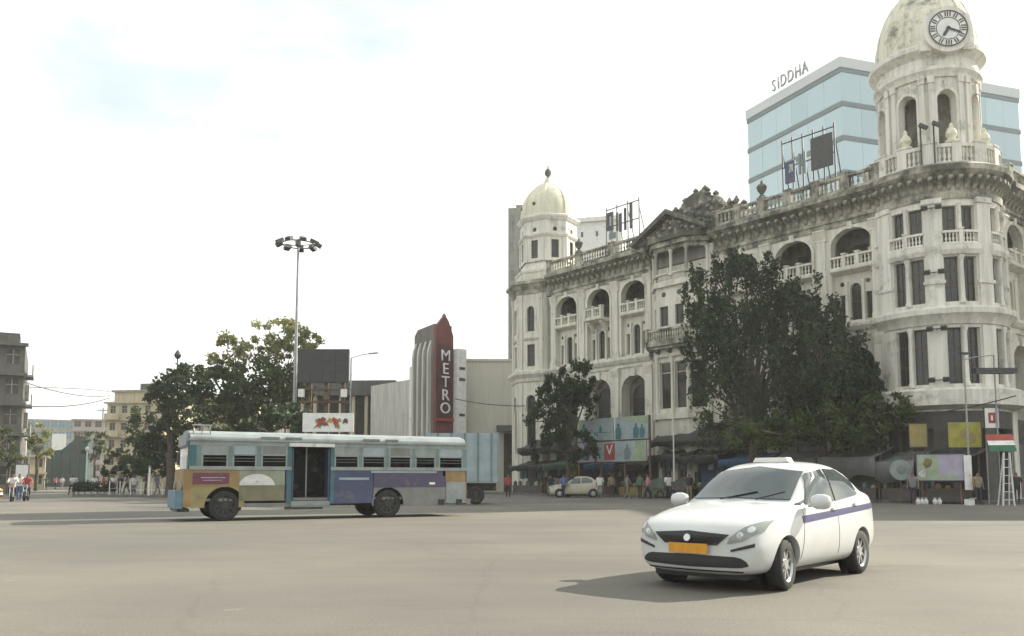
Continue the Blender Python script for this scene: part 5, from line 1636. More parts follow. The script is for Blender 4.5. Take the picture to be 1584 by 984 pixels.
# ------------------------------------------------------------------ high mast, LED screen, lamps
p = W(453, 742, 60); p.z = 0
hm = thing('high_mast_light', 'tall slender high mast with a ring of flood lights', 'street light', p)
top = W(459, 376, 60).z
q = MB(); q.lathe([(0.17, 0), (0.15, top * 0.4), (0.10, top * 0.75), (0.08, top)], 0, 0, 12); q.build('mast_pole', M['steel'], hm, True)
q = MB(); q.lathe([(0.3, 0), (0.3, 0.05), (0.2, 0.08)], 0, 0, 12); q.build('base_plate', M['steel'], hm)
q = MB()
for k in range(24):
    a, b = 2 * PI * k / 24, 2 * PI * (k + 1) / 24
    q.tube([(1.15 * math.cos(a), 1.15 * math.sin(a), top - 0.1), (1.15 * math.cos(b), 1.15 * math.sin(b), top - 0.1)], 0.045, 5)
for k in range(4): q.tube([(0, 0, top - 0.2), (1.15 * math.cos(k * PI / 2), 1.15 * math.sin(k * PI / 2), top - 0.1)], 0.035, 5)
q.lathe([(0.12, top - 0.3), (0.22, top - 0.2), (0.22, top + 0.1), (0.05, top + 0.3)], 0, 0, 10)
q.build('lamp_ring', M['darksteel'], hm)
for k in range(9):
    a = 2 * PI * k / 9 + 0.3
    q = MB(); q.cbox((1.42 * math.cos(a), 1.42 * math.sin(a), top - 0.05), 0.5, 0.42, 0.24, a, 0, 0.5); q.build('flood_light', M['darksteel'], hm)

Ys = 58
x0, x1 = W(457, 700, Ys).x, W(537, 700, Ys).x
z0, z1 = W(500, 592, Ys).z, W(500, 540, Ys).z
ls = thing('led_screen', 'switched-off black LED screen on steel posts beside the lamp mast', 'screen', ((x0 + x1) / 2, Ys, 0))
hw = (x1 - x0) / 2
q = MB(); q.box(-hw, hw, 0, 0.35, z0, z1); q.build('screen_cabinet', M['darksteel'], ls)
for i in range(4):
    for j in range(3):
        q = MB(); q.box(-hw + 0.06 + i * (2 * hw - 0.12) / 4 + 0.006, -hw + 0.06 + (i + 1) * (2 * hw - 0.12) / 4 - 0.006, -0.03, -0.001, z0 + 0.06 + j * (z1 - z0 - 0.12) / 3 + 0.006, z0 + 0.06 + (j + 1) * (z1 - z0 - 0.12) / 3 - 0.006)
        q.build('screen_panel', M['led'], ls)
for xx in (-hw * 0.55, hw * 0.1, hw * 0.75):
    q = MB(); q.box(xx - 0.12, xx + 0.12, 0.36, 0.6, 0, z1 - 0.2); q.build('post', M['rust'], ls)
q = MB(); q.box(-hw * 0.9, hw, 0.05, 0.36, z0 - 1.4, z0 - 1.25); q.box(-hw * 0.9, hw, 0.05, 0.36, z0 - 0.5, z0 - 0.4); q.build('walkway', M['rust'], ls)
for k, xx in enumerate((-hw * 0.8, 0.3, hw * 0.85)):
    q = MB(); q.cbox((xx, -0.15, z0 - 0.75 - 0.2 * (k % 2)), 0.4, 0.3, 0.55); q.build('spot_box', M['white' if k != 1 else 'rust'], ls)
# painted placard behind the bus
Yp = 40
x0, x1 = W(467, 700, Yp).x, W(546, 700, Yp).x
pz0, pz1 = W(500, 668, Yp).z, W(500, 639, Yp).z
pc = thing('placard_board', 'white placard with orange and brown brush strokes above the bus roof', 'sign', ((x0 + x1) / 2, Yp, 0))
hw = (x1 - x0) / 2
q = MB(); q.box(-hw, hw, 0, 0.05, pz0, pz1); q.build('board', M['white'], pc)
rg = random.Random(5)
for k in range(14):
    xx = rg.gauss(0.1, 0.36) * hw; xx = max(-hw * 0.85, min(hw * 0.85, xx)); zz = (pz0 + pz1) / 2 + rg.uniform(-0.15, 0.12)
    w_, h_ = rg.uniform(0.06, 0.2), rg.uniform(0.08, 0.26); sl = rg.uniform(-0.15, 0.15)
    q = MB(); q.plate([(xx - w_, zz - h_), (xx, zz - h_ * 0.6), (xx + w_ * 0.8, zz - h_), (xx + w_ + sl, zz + h_ * 0.5), (xx + sl, zz + h_), (xx - w_ * 0.7 + sl, zz + h_ * 0.3)], -0.008 - k * 0.0015, -0.001); q.build('brush_stroke', M[rg.choice(['redp', 'ochre', 'rust', 'palegr', 'plate', 'rust'])], pc)
for xx in (-hw * 0.9, hw * 0.9):
    q = MB(); q.tube([(xx, 0.08, 0), (xx, 0.08, pz1 + 0.05)], 0.04, 6); q.build('post', M['steel'], pc)
# arm lamp behind the screen
p = W(540, 742, 64)
al_ = thing('arm_street_lamp', 'street lamp with long thin arm behind the LED screen', 'street light', (p.x, 64, 0))
za = W(545, 549, 64).z
q = MB(); q.tube([(0, 0, 0), (0, 0, za - 0.25)], 0.09, 8, 0.06); q.build('pole', M['steel'], al_)
q = MB(); q.tube([(0, 0, za - 0.25), (0.8, 0, za), (1.5, 0, za + 0.1)], 0.035, 6); q.build('arm', M['steel'], al_)
q = MB(); q.cbox((1.7, 0, za + 0.12), 0.7, 0.22, 0.10, 0, 0, -0.1); q.build('lamp_head', M['steel'], al_)
p = W(268, 742, 66)
ol = thing('old_lamp_post', 'old lamp post with round head poking above the dark tree', 'street light', (p.x, 66, 0))
zo = W(268, 556, 66).z
q = MB(); q.tube([(0, 0, 0), (0, 0, zo)], 0.10, 8, 0.06); q.build('pole', M['darksteel'], ol)
q = MB(); q.lathe([(0.05, zo), (0.22, zo + 0.15), (0.28, zo + 0.35), (0.2, zo + 0.52), (0.05, zo + 0.75)], 0, 0, 10); q.build('lamp_head', M['darksteel'], ol, True)

# ------------------------------------------------------------------ along the facade: hoardings, stalls, signs
def fs(u, n):
    """facade station s seen at photo column u for a thing n metres out"""
    k = (u - 792) / FPX
    a, b = F(0, n), F(1, n)
    d = b - a
    # pitch is small: columns follow x / y closely at street level
    return (k * a.y - a.x) / (d.x - k * d.y)
def zat(u, v, n):
    return W(u, v, F(fs(u, n), n).y).z
def fthing(name, label, cat, u, n, group=None):
    return thing(name, label, cat, F(fs(u, n), n), FRZ, group)

NH = 4.0
s0, s1 = fs(893, NH), fs(1003, NH)
hd = thing('street_hoarding', 'two-tier faded advertising hoarding before the domed building', 'hoarding', F(s0, NH), FRZ)
wd = s1 - s0
zt, zm, zl = zat(950, 646, NH), zat(950, 683, NH), zat(950, 714, NH)
def hpanel(xa, xb, za, zb, mat):
    q = MB(); q.box(xa, xb, 0, 0.08, za, zb); return q.build('hoarding_panel', M[mat], hd)
pA = hpanel(0.0, wd * 0.53, zm + 0.12, zt, 'paleb'); pB = hpanel(wd * 0.56, wd, zm + 0.12, zt, 'paleb')
pC = hpanel(0.05, wd * 0.25, zl, zm, 'lilac'); pD = hpanel(wd * 0.29, wd * 0.97, zl, zm, 'paleb')
def figure(pn, x, z, h_, mat):
    q = MB()
    w_ = h_ * 0.24
    q.plate([(x - w_, z - h_ / 2), (x - w_ * 1.1, z + h_ * 0.1), (x - w_ * 0.8, z + h_ * 0.22), (x - w_ * 0.3, z + h_ * 0.26), (x - w_ * 0.42, z + h_ * 0.36), (x - w_ * 0.3, z + h_ * 0.48), (x, z + h_ * 0.52), (x + w_ * 0.3, z + h_ * 0.47), (x + w_ * 0.4, z + h_ * 0.35), (x + w_ * 0.28, z + h_ * 0.26), (x + w_ * 0.9, z + h_ * 0.2), (x + w_ * 1.1, z - h_ * 0.1), (x + w_ * 0.8, z - h_ / 2)], -0.012, -0.002)
    q.build('printed_figure', M[mat], pn)
def blotch(pn, x, z, w_, h_, mat, name='printed_figure'):
    q = MB()
    q.plate([(x + w_ * math.cos(2 * PI * i / 9) * rg.uniform(0.7, 1.1), z + h_ * math.sin(2 * PI * i / 9) * rg.uniform(0.7, 1.1)) for i in range(9)], -0.012, -0.002)
    q.build(name, M[mat], pn)
figure(pA, wd * 0.10, zm + 0.78, 1.3, 'teal'); figure(pA, wd * 0.35, (zm + zt) / 2 + 0.1, 0.6, 'teal')
q = MB(); q.box(wd * 0.2, wd * 0.5, -0.012, -0.002, (zm + zt) / 2 - 0.2, (zm + zt) / 2 - 0.15); q.build('printed_line', M['teal'], pA)
q = MB(); q.plate([(0.02, zt - 0.03), (0.02, zm + 0.2), (wd * 0.07, zt - 0.03)], -0.014, -0.002); q.build('printed_corner', M['palegr'], pA)
figure(pB, wd * 0.60, zm + 0.72, 1.15, 'teal'); figure(pB, wd * 0.84, zm + 0.72, 1.1, 'teal'); figure(pB, wd * 0.92, zm + 0.68, 1.0, 'teal')
q = MB(); q.plate([(wd * 0.58, zt - 0.03), (wd * 0.86, zt - 0.45), (wd - 0.03, zt - 0.6), (wd - 0.03, zt - 0.03)], -0.014, -0.002); q.build('printed_corner', M['palegr'], pB)
figure(pC, wd * 0.12, zl + 0.75, 1.2, 'teal')
q = MB(); q.box(wd * 0.40, wd * 0.55, -0.014, -0.002, zl + 0.12, zm - 0.12); q.build('red_square', M['redp'], pD)
me = text_mesh('V', 1.1, 0.004, M['white']); o = link_mesh('sign_letter', me, pD); o.location = (wd * 0.475, -0.022, (zl + zm) / 2 - 0.25); o.rotation_euler = (PI / 2, 0, 0)
figure(pD, wd * 0.72, zl + 0.7, 1.15, 'spandrel')
q = MB(); q.plate([(wd * 0.78, zl + 0.02), (wd * 0.96, zl + 0.02), (wd * 0.96, zm - 0.02), (wd * 0.83, zm - 0.02)], -0.012, -0.002); q.build('printed_corner', M['palegr'], pD)
for k in range(4):
    q = MB(); q.box(k * wd / 3 - 0.06, k * wd / 3 + 0.06, 0.1, 0.22, 0, zt); q.build('post', M['rust'], hd)
for zz in (zl - 0.1, zm + 0.02):
    q = MB(); q.box(0, wd, 0.085, 0.16, zz, zz + 0.09); q.build('rail', M['rust'], hd)

def tarp(x0, x1, y0, y1, za, zb, sag, mat, seed, parent, name='tarpaulin', nx=9, ny=6, drop=0.35):
    """sagging sheet from front edge (y0, za) to back edge (y1, zb), with a hanging skirt"""
    rn = random.Random(seed); m = MB(); g = []
    for j in range(ny + 1):
        row = []
        for i in range(nx + 1):
            fx, fy = i / nx, j / ny
            z = za + (zb - za) * fy - sag * 4 * fy * (1 - fy) * (0.6 + 0.4 * math.cos(fx * PI * 3)) + rn.uniform(-0.05, 0.05)
            row.append(m.p(x0 + (x1 - x0) * fx + rn.uniform(-.04, .04), y0 + (y1 - y0) * fy, z))
        g.append(row)
    for j in range(ny):
        for i in range(nx): m.idx(g[j][i], g[j][i + 1], g[j + 1][i + 1], g[j + 1][i])
    sk = [m.p(x0 + (x1 - x0) * i / nx, y0 + rn.uniform(-.08, .08), za - drop - rn.uniform(0, 0.3)) for i in range(nx + 1)]
    for i in range(nx): m.idx(sk[i], sk[i + 1], g[0][i + 1], g[0][i])
    o = m.build(name, M[mat], parent, True)
    md_ = o.modifiers.new('t', 'SOLIDIFY'); md_.thickness = 0.015
    return o

def stall(name, label, ua, ub, n, h, mats, seed, back=True, slope=0.5):
    sa, sb = fs(ua, n), fs(ub, n)
    w_ = sb - sa; rn = random.Random(seed)
    t = thing(name, label, 'stall', F(sa, n), FRZ, 'street stalls under tarpaulins')
    tarp(-0.1, w_ + 0.1, -0.2, 2.1, h, h + slope, 0.16, mats[0], seed, t, drop=1.0 if mats[0] == 'tarp' else 0.35)
    for xx in (0.05, w_ - 0.05):
        for yy, zz in ((0.0, h), (2.0, h + slope * 0.9)):
            q = MB(); q.tube([(xx, yy, 0.0), (xx + rn.uniform(-.05, .05), yy, zz)], 0.035, 6); q.build('post', M['rust'], t)
    q = MB(); q.box(0.1, w_ - 0.1, 0.1, 0.9, 0.72, 0.8); q.build('counter', M['rust'], t)
    q = MB(); q.box(0.1, w_ - 0.1, 0.12, 0.15, 0.1, 0.72); q.build('counter_front', M[mats[1]], t)
    if back:
        q = MB(); q.box(0, w_, 1.95, 2.0, 0.2, h + slope * 0.75); q.build('back_sheet', M[mats[2]], t)
    # goods hung from the front pole and heaped on the counter
    k = 0; x = 0.25
    while x < w_ - 0.25:
        mt = rn.choice(['ochre', 'teal', 'maroon', 'tarpb', 'palegr', 'lilac', 'rust', 'tarpk', 'shopgrey'])
        hh = rn.uniform(0.15, 0.4)
        q = MB(); q.lathe([(0.14, 0.8), (0.17, 0.8 + hh * 0.4), (0.11, 0.8 + hh * 0.9), (0.04, 0.8 + hh)], x, rn.uniform(0.3, 0.7), 8); q.build('heaped_goods', M[mt], t, True)
        if rn.random() < 0.6:
            mt = rn.choice(['ochre', 'teal', 'maroon', 'tarpb', 'palegr', 'lilac', 'tarpk'])
            L_h = rn.uniform(0.5, 0.9)
            q = MB(); q.extr([(1.0, h - 0.25), (1.12, h - 0.25), (1.15, h - 0.25 - L_h), (0.97, h - 0.25 - L_h)], x - 0.2, x + 0.2); q.build('hung_cloth', M[mt], t)
        x += rn.uniform(0.4, 0.7); k += 1
    return t
ST = [('stall_a', 790, 838, 3.0, 2.5, ('tarpk', 'shopdark', 'shopdark'), 'black-roofed street stall by the left turret'),
      ('stall_b', 842, 890, 3.2, 2.6, ('tarpg', 'teal', 'tarpk'), 'green-roofed street stall left of the hoarding'),
      ('stall_c', 905, 950, 2.4, 2.5, ('tarpb', 'maroon', 'tarpk'), 'blue-roofed street stall directly beneath the hoarding'),
      ('stall_d', 953, 1000, 2.4, 2.4, ('tarpk', 'ochre', 'shopdark'), 'dark street stall beneath the right end of the hoarding'),
      ('stall_e', 1006, 1052, 3.0, 3.0, ('tarpk', 'ochre', 'tarpk'), 'tall black-sheeted stall right of the hoarding'),
      ('stall_f', 1056, 1110, 3.0, 2.9, ('tarpk', 'shopdark', 'tarpb'), 'black stall with blue back sheet below the pavilion'),
      ('stall_g', 1114, 1180, 3.2, 2.6, ('tarpb', 'shopdark', 'tarpk'), 'blue-roofed stall behind the taxi roof'),
      ('stall_h', 1186, 1262, 3.2, 2.5, ('tarp', 'shopdark', 'tarpk'), 'grey-roofed stall directly behind the taxi'),
      ('stall_i', 1268, 1352, 3.4, 2.6, ('tarp', 'shopdark', 'tarp'), 'stall with wide sloping grey tarpaulin right of the taxi'),
      ('stall_j', 1356, 1412, 3.4, 2.3, ('tarp', 'shopdark', 'tarp'), 'stall with peaked grey tarpaulin beside the printed banner'),
      ('stall_k', 1418, 1500, 3.2, 2.5, ('tarpk', 'shopdark', 'tarpk'), 'dark low stall behind the printed banner')]
for i, (nm, ua, ub, n, h, mats, lb) in enumerate(ST):
    stall('street_stall', lb, ua, ub, n, h, mats, 30 + i, slope=0.6 if mats[0] == 'tarp' else 0.45)
# big dark awning above the stalls by the pavilion
sa, sb = fs(1004, 2.2), fs(1180, 2.2)
aw = thing('shop_awning', 'long black awning over the shops below the pavilion', 'awning', F(sa, 0), FRZ)
tarp(0, sb - sa, -2.2, -0.15, 4.1, 5.4, 0.15, 'tarpk', 77, aw, 'awning_sheet', 14, 5)
for k in range(5):
    q = MB(); q.tube([(k * (sb - sa) / 4, -0.02, 4.0), (k * (sb - sa) / 4, -2.15, 4.08)], 0.03, 5); q.build('awning_arm', M['darksteel'], aw)
sa, sb = fs(800, 2.2), fs(893, 2.2)
aw = thing('shop_awning', 'shorter dark awning over the shops by the left turret', 'awning', F(sa, 0), FRZ)
tarp(0, sb - sa, -2.2, -0.15, 4.0, 4.9, 0.15, 'tarpk', 78, aw, 'awning_sheet', 10, 5)
for k in range(4):
    q = MB(); q.tube([(k * (sb - sa) / 3, -0.02, 3.9), (k * (sb - sa) / 3, -2.15, 3.98)], 0.03, 5); q.build('awning_arm', M['darksteel'], aw)
sa, sb = fs(1210, 2.2), fs(1365, 2.2)
aw = thing('shop_awning', 'dark awning behind the low trees near the clock tower', 'awning', F(sa, 0), FRZ)
tarp(0, sb - sa, -2.2, -0.15, 4.2, 5.2, 0.15, 'tarpk', 79, aw, 'awning_sheet', 10, 5)
for k in range(4):
    q = MB(); q.tube([(k * (sb - sa) / 3, -0.02, 4.1), (k * (sb - sa) / 3, -2.15, 4.18)], 0.03, 5); q.build('awning_arm', M['darksteel'], aw)

# flat signs facing the camera near the tower
def board(name, label, u0, u1, v0, v1, Y, mat, post=True, cat='sign', th=0.06):
    x0, x1 = W(u0, 700, Y).x, W(u1, 700, Y).x
    za, zb = W((u0 + u1) / 2, v1, Y).z, W((u0 + u1) / 2, v0, Y).z
    t = thing(name, label, cat, ((x0 + x1) / 2, Y, 0), rad(-12))
    hw = (x1 - x0) / 2
    q = MB(); q.box(-hw, hw, 0, th, za, zb); b = q.build('board', M[mat], t)
    f_ = MB()
    for bx_ in ((-hw - 0.04, hw + 0.04, zb, zb + 0.05), (-hw - 0.04, hw + 0.04, za - 0.05, za), (-hw - 0.04, -hw, za, zb), (hw, hw + 0.04, za, zb)):
        f_.box(bx_[0], bx_[1], -0.02, th + 0.02, bx_[2], bx_[3])
    f_.build('frame', M['darksteel'], t)
    if post:
        for sx in (-hw * 0.8, hw * 0.8):
            q = MB(); q.box(sx - 0.035, sx + 0.035, th + 0.022, th + 0.09, 0, zb - 0.05); q.build('post', M['rust'], t)
    return t, b, hw, za, zb
t, b, hw, za, zb = board('yellow_signboard', 'large yellow signboard under the tower band', 1470, 1517, 653, 692, 45.0, 'yellow')
blotch(b, -0.1, (za + zb) / 2, 0.22, 0.3, 'ochre'); blotch(b, 0.35, (za + zb) / 2 - 0.2, 0.25, 0.35, 'ochre')
t, b, hw, za, zb = board('yellow_signboard', 'dull yellow signboard half hidden by the low tree', 1409, 1434, 656, 691, 46.0, 'ochre')
t, b, hw, za, zb = board('printed_banner', 'pale printed banner with lilac and green patches on the stalls', 1420, 1489, 703, 743, 44.2, 'lilac', cat='banner')
q = MB(); q.box(-hw + 0.05, -hw * 0.1, -0.012, -0.002, za + 0.05, zb - 0.08); q.build('printed_patch', M['palegr'], b)
blotch(b, -hw * 0.55, zb - 0.45, 0.25, 0.3, 'ochre'); blotch(b, -hw * 0.75, za + 0.35, 0.25, 0.2, 'white'); blotch(b, hw * 0.3, za + 0.2, 0.6, 0.14, 'palegr')
q = MB(); q.box(hw * 0.93, hw + 0.28, -0.1, -0.05, za - 0.5, zb - 0.05); q.build('white_strip', M['white'], t)
t, b, hw, za, zb = board('small_vertical_sign', 'small white vertical sign with red oblong near the right edge', 1527, 1547, 631, 662, 44.5, 'white')
q = MB(); q.box(-hw * 0.5, hw * 0.5, -0.014, -0.002, za + 0.25, zb - 0.25); q.build('red_oblong', M['redp'], b)
q = MB(); q.box(-hw * 0.12, hw * 0.12, -0.02, -0.015, za + 0.4, zb - 0.4); q.build('white_bar', M['white'], b)
# tricolour awning
t = thing('tricolour_awning', 'small saffron, white and green awning at the right edge', 'awning', (W(1546, 700, 43.6).x, 43.6, 0), rad(-12))
zc = [W(1546, v, 43.6).z for v in (672, 682, 689, 699)]
for k, mt in enumerate(('flagr', 'white', 'flagg')):
    q = MB(); q.extr([(-0.05 - 0.18 * k, zc[k]), (-0.05 - 0.18 * (k + 1), zc[k + 1]), (-0.02 - 0.18 * (k + 1), zc[k + 1]), (-0.02 - 0.18 * k, zc[k])], -0.62, 0.62); q.build('cloth_band', M[mt], t)
for sx in (-0.6, 0.6):
    q = MB(); q.tube([(sx, 0.0, 0), (sx, 0.0, zc[0])], 0.03, 6); q.build('post', M['steel'], t)
# step ladder
t = thing('step_ladder', 'white folding step ladder standing at the right edge', 'ladder', (W(1553, 700, 42).x, 42, 0), rad(-8))
zt_ = W(1557, 700, 42).z
for sx in (-0.26, 0.26):
    q = MB(); q.tube([(sx, -0.25, 0), (sx * 0.5 + 0.12, 0, zt_)], 0.045, 6); q.build('rail', M['bdoorw'], t)
    q = MB(); q.tube([(sx, 0.35, 0), (sx * 0.5 + 0.12, 0.03, zt_)], 0.035, 6); q.build('rear_rail', M['bdoorw'], t)
for k in range(6):
    f_ = (k + 0.7) / 6.6; q = MB(); q.box(-0.26 + 0.25 * f_, 0.26 - 0.01 * f_, -0.29 + 0.25 * f_, -0.2 + 0.25 * f_, zt_ * f_, zt_ * f_ + 0.035); q.build('tread', M['bdoorw'], t)
# round white canvas-covered drum-like fan
t = thing('round_hanging_disc', 'round pale grey cloth-covered disc on the grey stall', 'disc', (W(1392, 700, 45).x, 45, 0), rad(-10))
zr = W(1392, 727, 45).z
q = MB(); q.disc((0, 0, zr), 0.55, (0, 1, 0), 0.18, 24); q.build('rim', M['bpale'], t, False)
q = MB(); q.disc((0, -0.11, zr + 0.02), 0.22, (0, 1, 0), 0.05, 16); q.build('hub', M['bgrey'], t)
q = MB(); q.tube([(0, 0.12, 0), (0, 0.12, zr)], 0.03, 6); q.build('stand', M['rust'], t)
# white jars and box at the kerb
for k, u in enumerate((1420, 1426, 1432, 1446, 1453)):
    p = W(u, 770, 43.5)
    q = MB(); q.lathe([(0.06, 0), (0.11, 0.06), (0.12, 0.2), (0.06, 0.3), (0.07, 0.34)], 0, 0, 10)
    t = thing('white_jar', ('white jar leftmost of the five at the kerb before the banner', 'second white jar from the left before the banner', 'middle white jar of the five before the banner', 'fourth white jar from the left before the banner', 'rightmost white jar of the five before the banner')[k], 'jar', (p.x, 43.5, 0.0), 0, 'white jars by the kerb')
    q.build('vessel', M['bdoorw'], t, True)
    q = MB(); q.lathe([(0.075, 0.342), (0.08, 0.38), (0.02, 0.40)], 0, 0, 10); q.build('lid', M['bgrey'], t)
t = thing('white_carton', 'white carton on the ground at the kerb near the yellow signboard', 'box', (W(1496, 700, 43).x, 43, 0), 0.2)
q = MB(); q.box(-0.18, 0.18, -0.15, 0.15, 0, 0.3); q.build('carton_body', M['white'], t)
q = MB(); q.extr([(-0.15, 0.302), (-0.3, 0.36), (-0.29, 0.37), (-0.14, 0.312)], -0.18, 0.18); q.build('flap', M['white'], t)
# right street lamp pole with cable
p = W(1500, 742, 44.4)
t = thing('bracket_lamp_post', 'grey lamp post with short arm before the clock tower', 'street light', (p.x, 44.4, 0))
zz = W(1498, 548, 44.4).z
q = MB(); q.tube([(0, 0, 0), (0, 0, zz)], 0.06, 8, 0.045); q.build('pole', M['steel'], t)
q = MB(); q.tube([(0, 0, zz - 0.3), (0.6, 0, zz - 0.15), (1.6, 0, zz - 0.05)], 0.03, 6); q.build('arm', M['steel'], t)
q = MB(); q.cbox((0.0, -0.05, zz + 0.03), 0.42, 0.22, 0.12); q.build('lamp_head', M['darksteel'], t)
q = MB(); q.cbox((1.6, 0, zz - 0.9), 2.2, 0.5, 0.28); q.build('cable_tray', M['darksteel'], t)
q = MB(); q.tube([(1.6, 0.0, zz - 0.05), (1.6, 0, 0)], 0.04, 6); q.build('second_pole', M['steel'], t)
p = W(1043, 742, 58)
t = thing('thin_white_pole', 'thin white pole before the black awning', 'pole', (p.x, 58, 0))
q = MB(); q.tube([(0, 0, 0), (0, 0, W(1043, 636, 58).z)], 0.05, 8); q.build('pole_shaft', M['white'], t); q = MB(); q.lathe([(0.1, 0), (0.1, 0.2)], 0, 0, 8); q.build('pole_foot', M['steel'], t)

# ------------------------------------------------------------------ rooftop signs
def roof_sign(name, label, sa, sb, n, z0, z1, glyphs, lattice, mat='paleb'):
    t = thing(name, label, 'sign', F(sa, n, z0), FRZ)
    w_ = sb - sa; h = z1 - z0
    pb = t
    for gx, gz, gw, gh, mt in glyphs:
        q = MB(); q.box(gx * w_ - gw * w_ / 2, gx * w_ + gw * w_ / 2, -0.08, 0.02, h * 0.42 + (gz - gh / 2) * h * 0.58, h * 0.42 + (gz + gh / 2) * h * 0.58); q.build('glyph', M[mt], pb)
    for k in range(lattice + 1):
        x = w_ * k / lattice
        q = MB(); q.tube([(x, 0.12, -0.3), (x, 0.12, h + 0.15)], 0.06, 5); q.build('post', M['darksteel'], t)
        q = MB(); q.tube([(x, 0.12, h * 0.9), (x, 1.8, -0.3)], 0.04, 5); q.build('stay', M['darksteel'], t)
    for zz in (0.1, 0.38, 0.7, 0.98):
        q = MB(); q.tube([(0, 0.1, h * zz), (w_, 0.1, h * zz)], 0.05, 5); q.build('rail', M['darksteel'], t)
    return t
M['sheer'] = paint('pale_sheet', (0.62, 0.65, 0.64), 0.7, var=0.1)
ra, rb = fs(940, -3.0), fs(992, -3.0)
roof_sign('rooftop_sign', 'white rooftop hoarding with dark letter shapes beside the small dome', ra, rb, -3.0, 19.6, 25.2,
          [(0.16, 0.62, 0.20, 0.5, 'darksteel'), (0.16, 0.62, 0.08, 0.26, 'sheer'), (0.38, 0.55, 0.06, 0.5, 'darksteel'), (0.48, 0.5, 0.08, 0.5, 'darksteel'), (0.62, 0.55, 0.06, 0.6, 'darksteel'), (0.8, 0.6, 0.08, 0.7, 'darksteel'), (0.22, 0.2, 0.2, 0.16, 'spandrel')], 3, 'sheer')
ra, rb = fs(1222, -4.0), fs(1306, -4.0)
roof_sign('rooftop_sign', 'rooftop hoarding on lattice with dark panel before the glass office', ra, rb, -4.0, 19.6, 26.2,
          [(0.17, 0.35, 0.20, 0.42, 'bblue'), (0.19, 0.42, 0.08, 0.16, 'sheer'), (0.36, 0.45, 0.04, 0.4, 'spandrel'), (0.46, 0.45, 0.04, 0.42, 'spandrel'), (0.41, 0.45, 0.08, 0.1, 'spandrel'), (0.78, 0.55, 0.40, 0.62, 'darksteel')], 5, 'paleb')
for k in range(2):
    pass

# ------------------------------------------------------------------ cables
def cable(label, a, b, sag, r=0.03):
    m = MB(); pts = [a.lerp(b, i / 16) - Vector((0, 0, sag * 4 * (i / 16) * (1 - i / 16))) for i in range(17)]
    m.tube(pts, r, 5); tag(m.build('overhead_cable', M['cable']), label, 'cable', 'overhead cables')
cable('highest cable between sooty block and beige block', W(34, 590, 78), W(170, 612, 127), 0.6, 0.05)
cable('middle cable crossing the left street', W(34, 600, 78), W(170, 606, 127), -0.2, 0.04)
cable('lowest cable crossing the left street', W(36, 628, 78), W(168, 616, 127), 0.5, 0.06)
cable('cable across the cream hall wall', W(704, 617, 84), W(812, 628, 75), 0.2, 0.04)
cable('cable slanting before the clock tower band', W(1436, 640, 45), W(1572, 612, 44), 0.1, 0.03)

# ------------------------------------------------------------------ traffic island and railings
i0, i1 = W(112, 760, 66), W(300, 760, 62)
isl = MB(); isl.slab([(i0.x, 66), (i0.x + 1, 64.4), (i1.x, 60.5), (i1.x + 2, 62.0), (i1.x, 64), (i0.x + 1, 67.5)], 0.004, 0.16)
tag(isl.build('traffic_island', M['pavement']), kind='structure')
hg = thing('clipped_hedge', 'low dark clipped hedge on the traffic island', 'hedge', (W(142, 742, 65.5).x, 65.5, 0.16))
me = leaves([((k * 0.5 - 1.2, 0, 0.45), 0.5, 0.4, 0.45, 1.0) for k in range(6)], 500, 0.10, 91); me.materials.append(M['leaf1']); link_mesh('foliage', me, hg)
q = MB()
for k in range(5): q.tube([(k * 0.5 - 1.0, 0, 0), (k * 0.5 - 1.0, 0, 0.5)], 0.03, 5)
q.build('stem', M['bark'], hg, kind='stuff')
rl = thing('pavement_railing', 'low steel railing along the traffic island behind the bus nose', 'railing', (W(170, 742, 64).x, 64, 0.16), rad(-12))
for k in range(9):
    q = MB(); q.tube([(k * 0.9, 0, 0), (k * 0.9, 0, 1.0)], 0.035, 6); q.build('post', M['white'], rl)
for zz in (0.45, 0.95):
    q = MB(); q.tube([(0, 0, zz), (7.2, 0, zz)], 0.025, 6); q.build('rail', M['steel'], rl)
p = W(231, 742, 61)
t = thing('white_bollard_post', 'slim white post on the island beside the bus nose', 'post', (p.x, 61, 0.16)); q = MB(); q.tube([(0, 0, 0), (0, 0, 2.0)], 0.07, 8); q.build('shaft', M['white'], t); q = MB(); q.lathe([(0.1, 2.0), (0.1, 2.1), (0.02, 2.16)], 0, 0, 8); q.build('cap', M['steel'], t)
p = W(133, 742, 88)
t = thing('white_lamp_post', 'white street lamp post in front of the netted building', 'street light', (p.x, 88, 0)); q = MB(); q.tube([(0, 0, 0), (0, 0, 4.2)], 0.08, 8); q.build('pole', M['white'], t); q = MB(); q.lathe([(0.06, 4.2), (0.22, 4.35), (0.2, 4.6), (0.05, 4.75)], 0, 0, 8); q.build('lamp_head', M['white'], t)
t, b, hw, za, zb = board('white_street_banner', 'white banner above the motorcycles at the left kerb', 24, 47, 719, 742, 66, 'white', cat='banner')

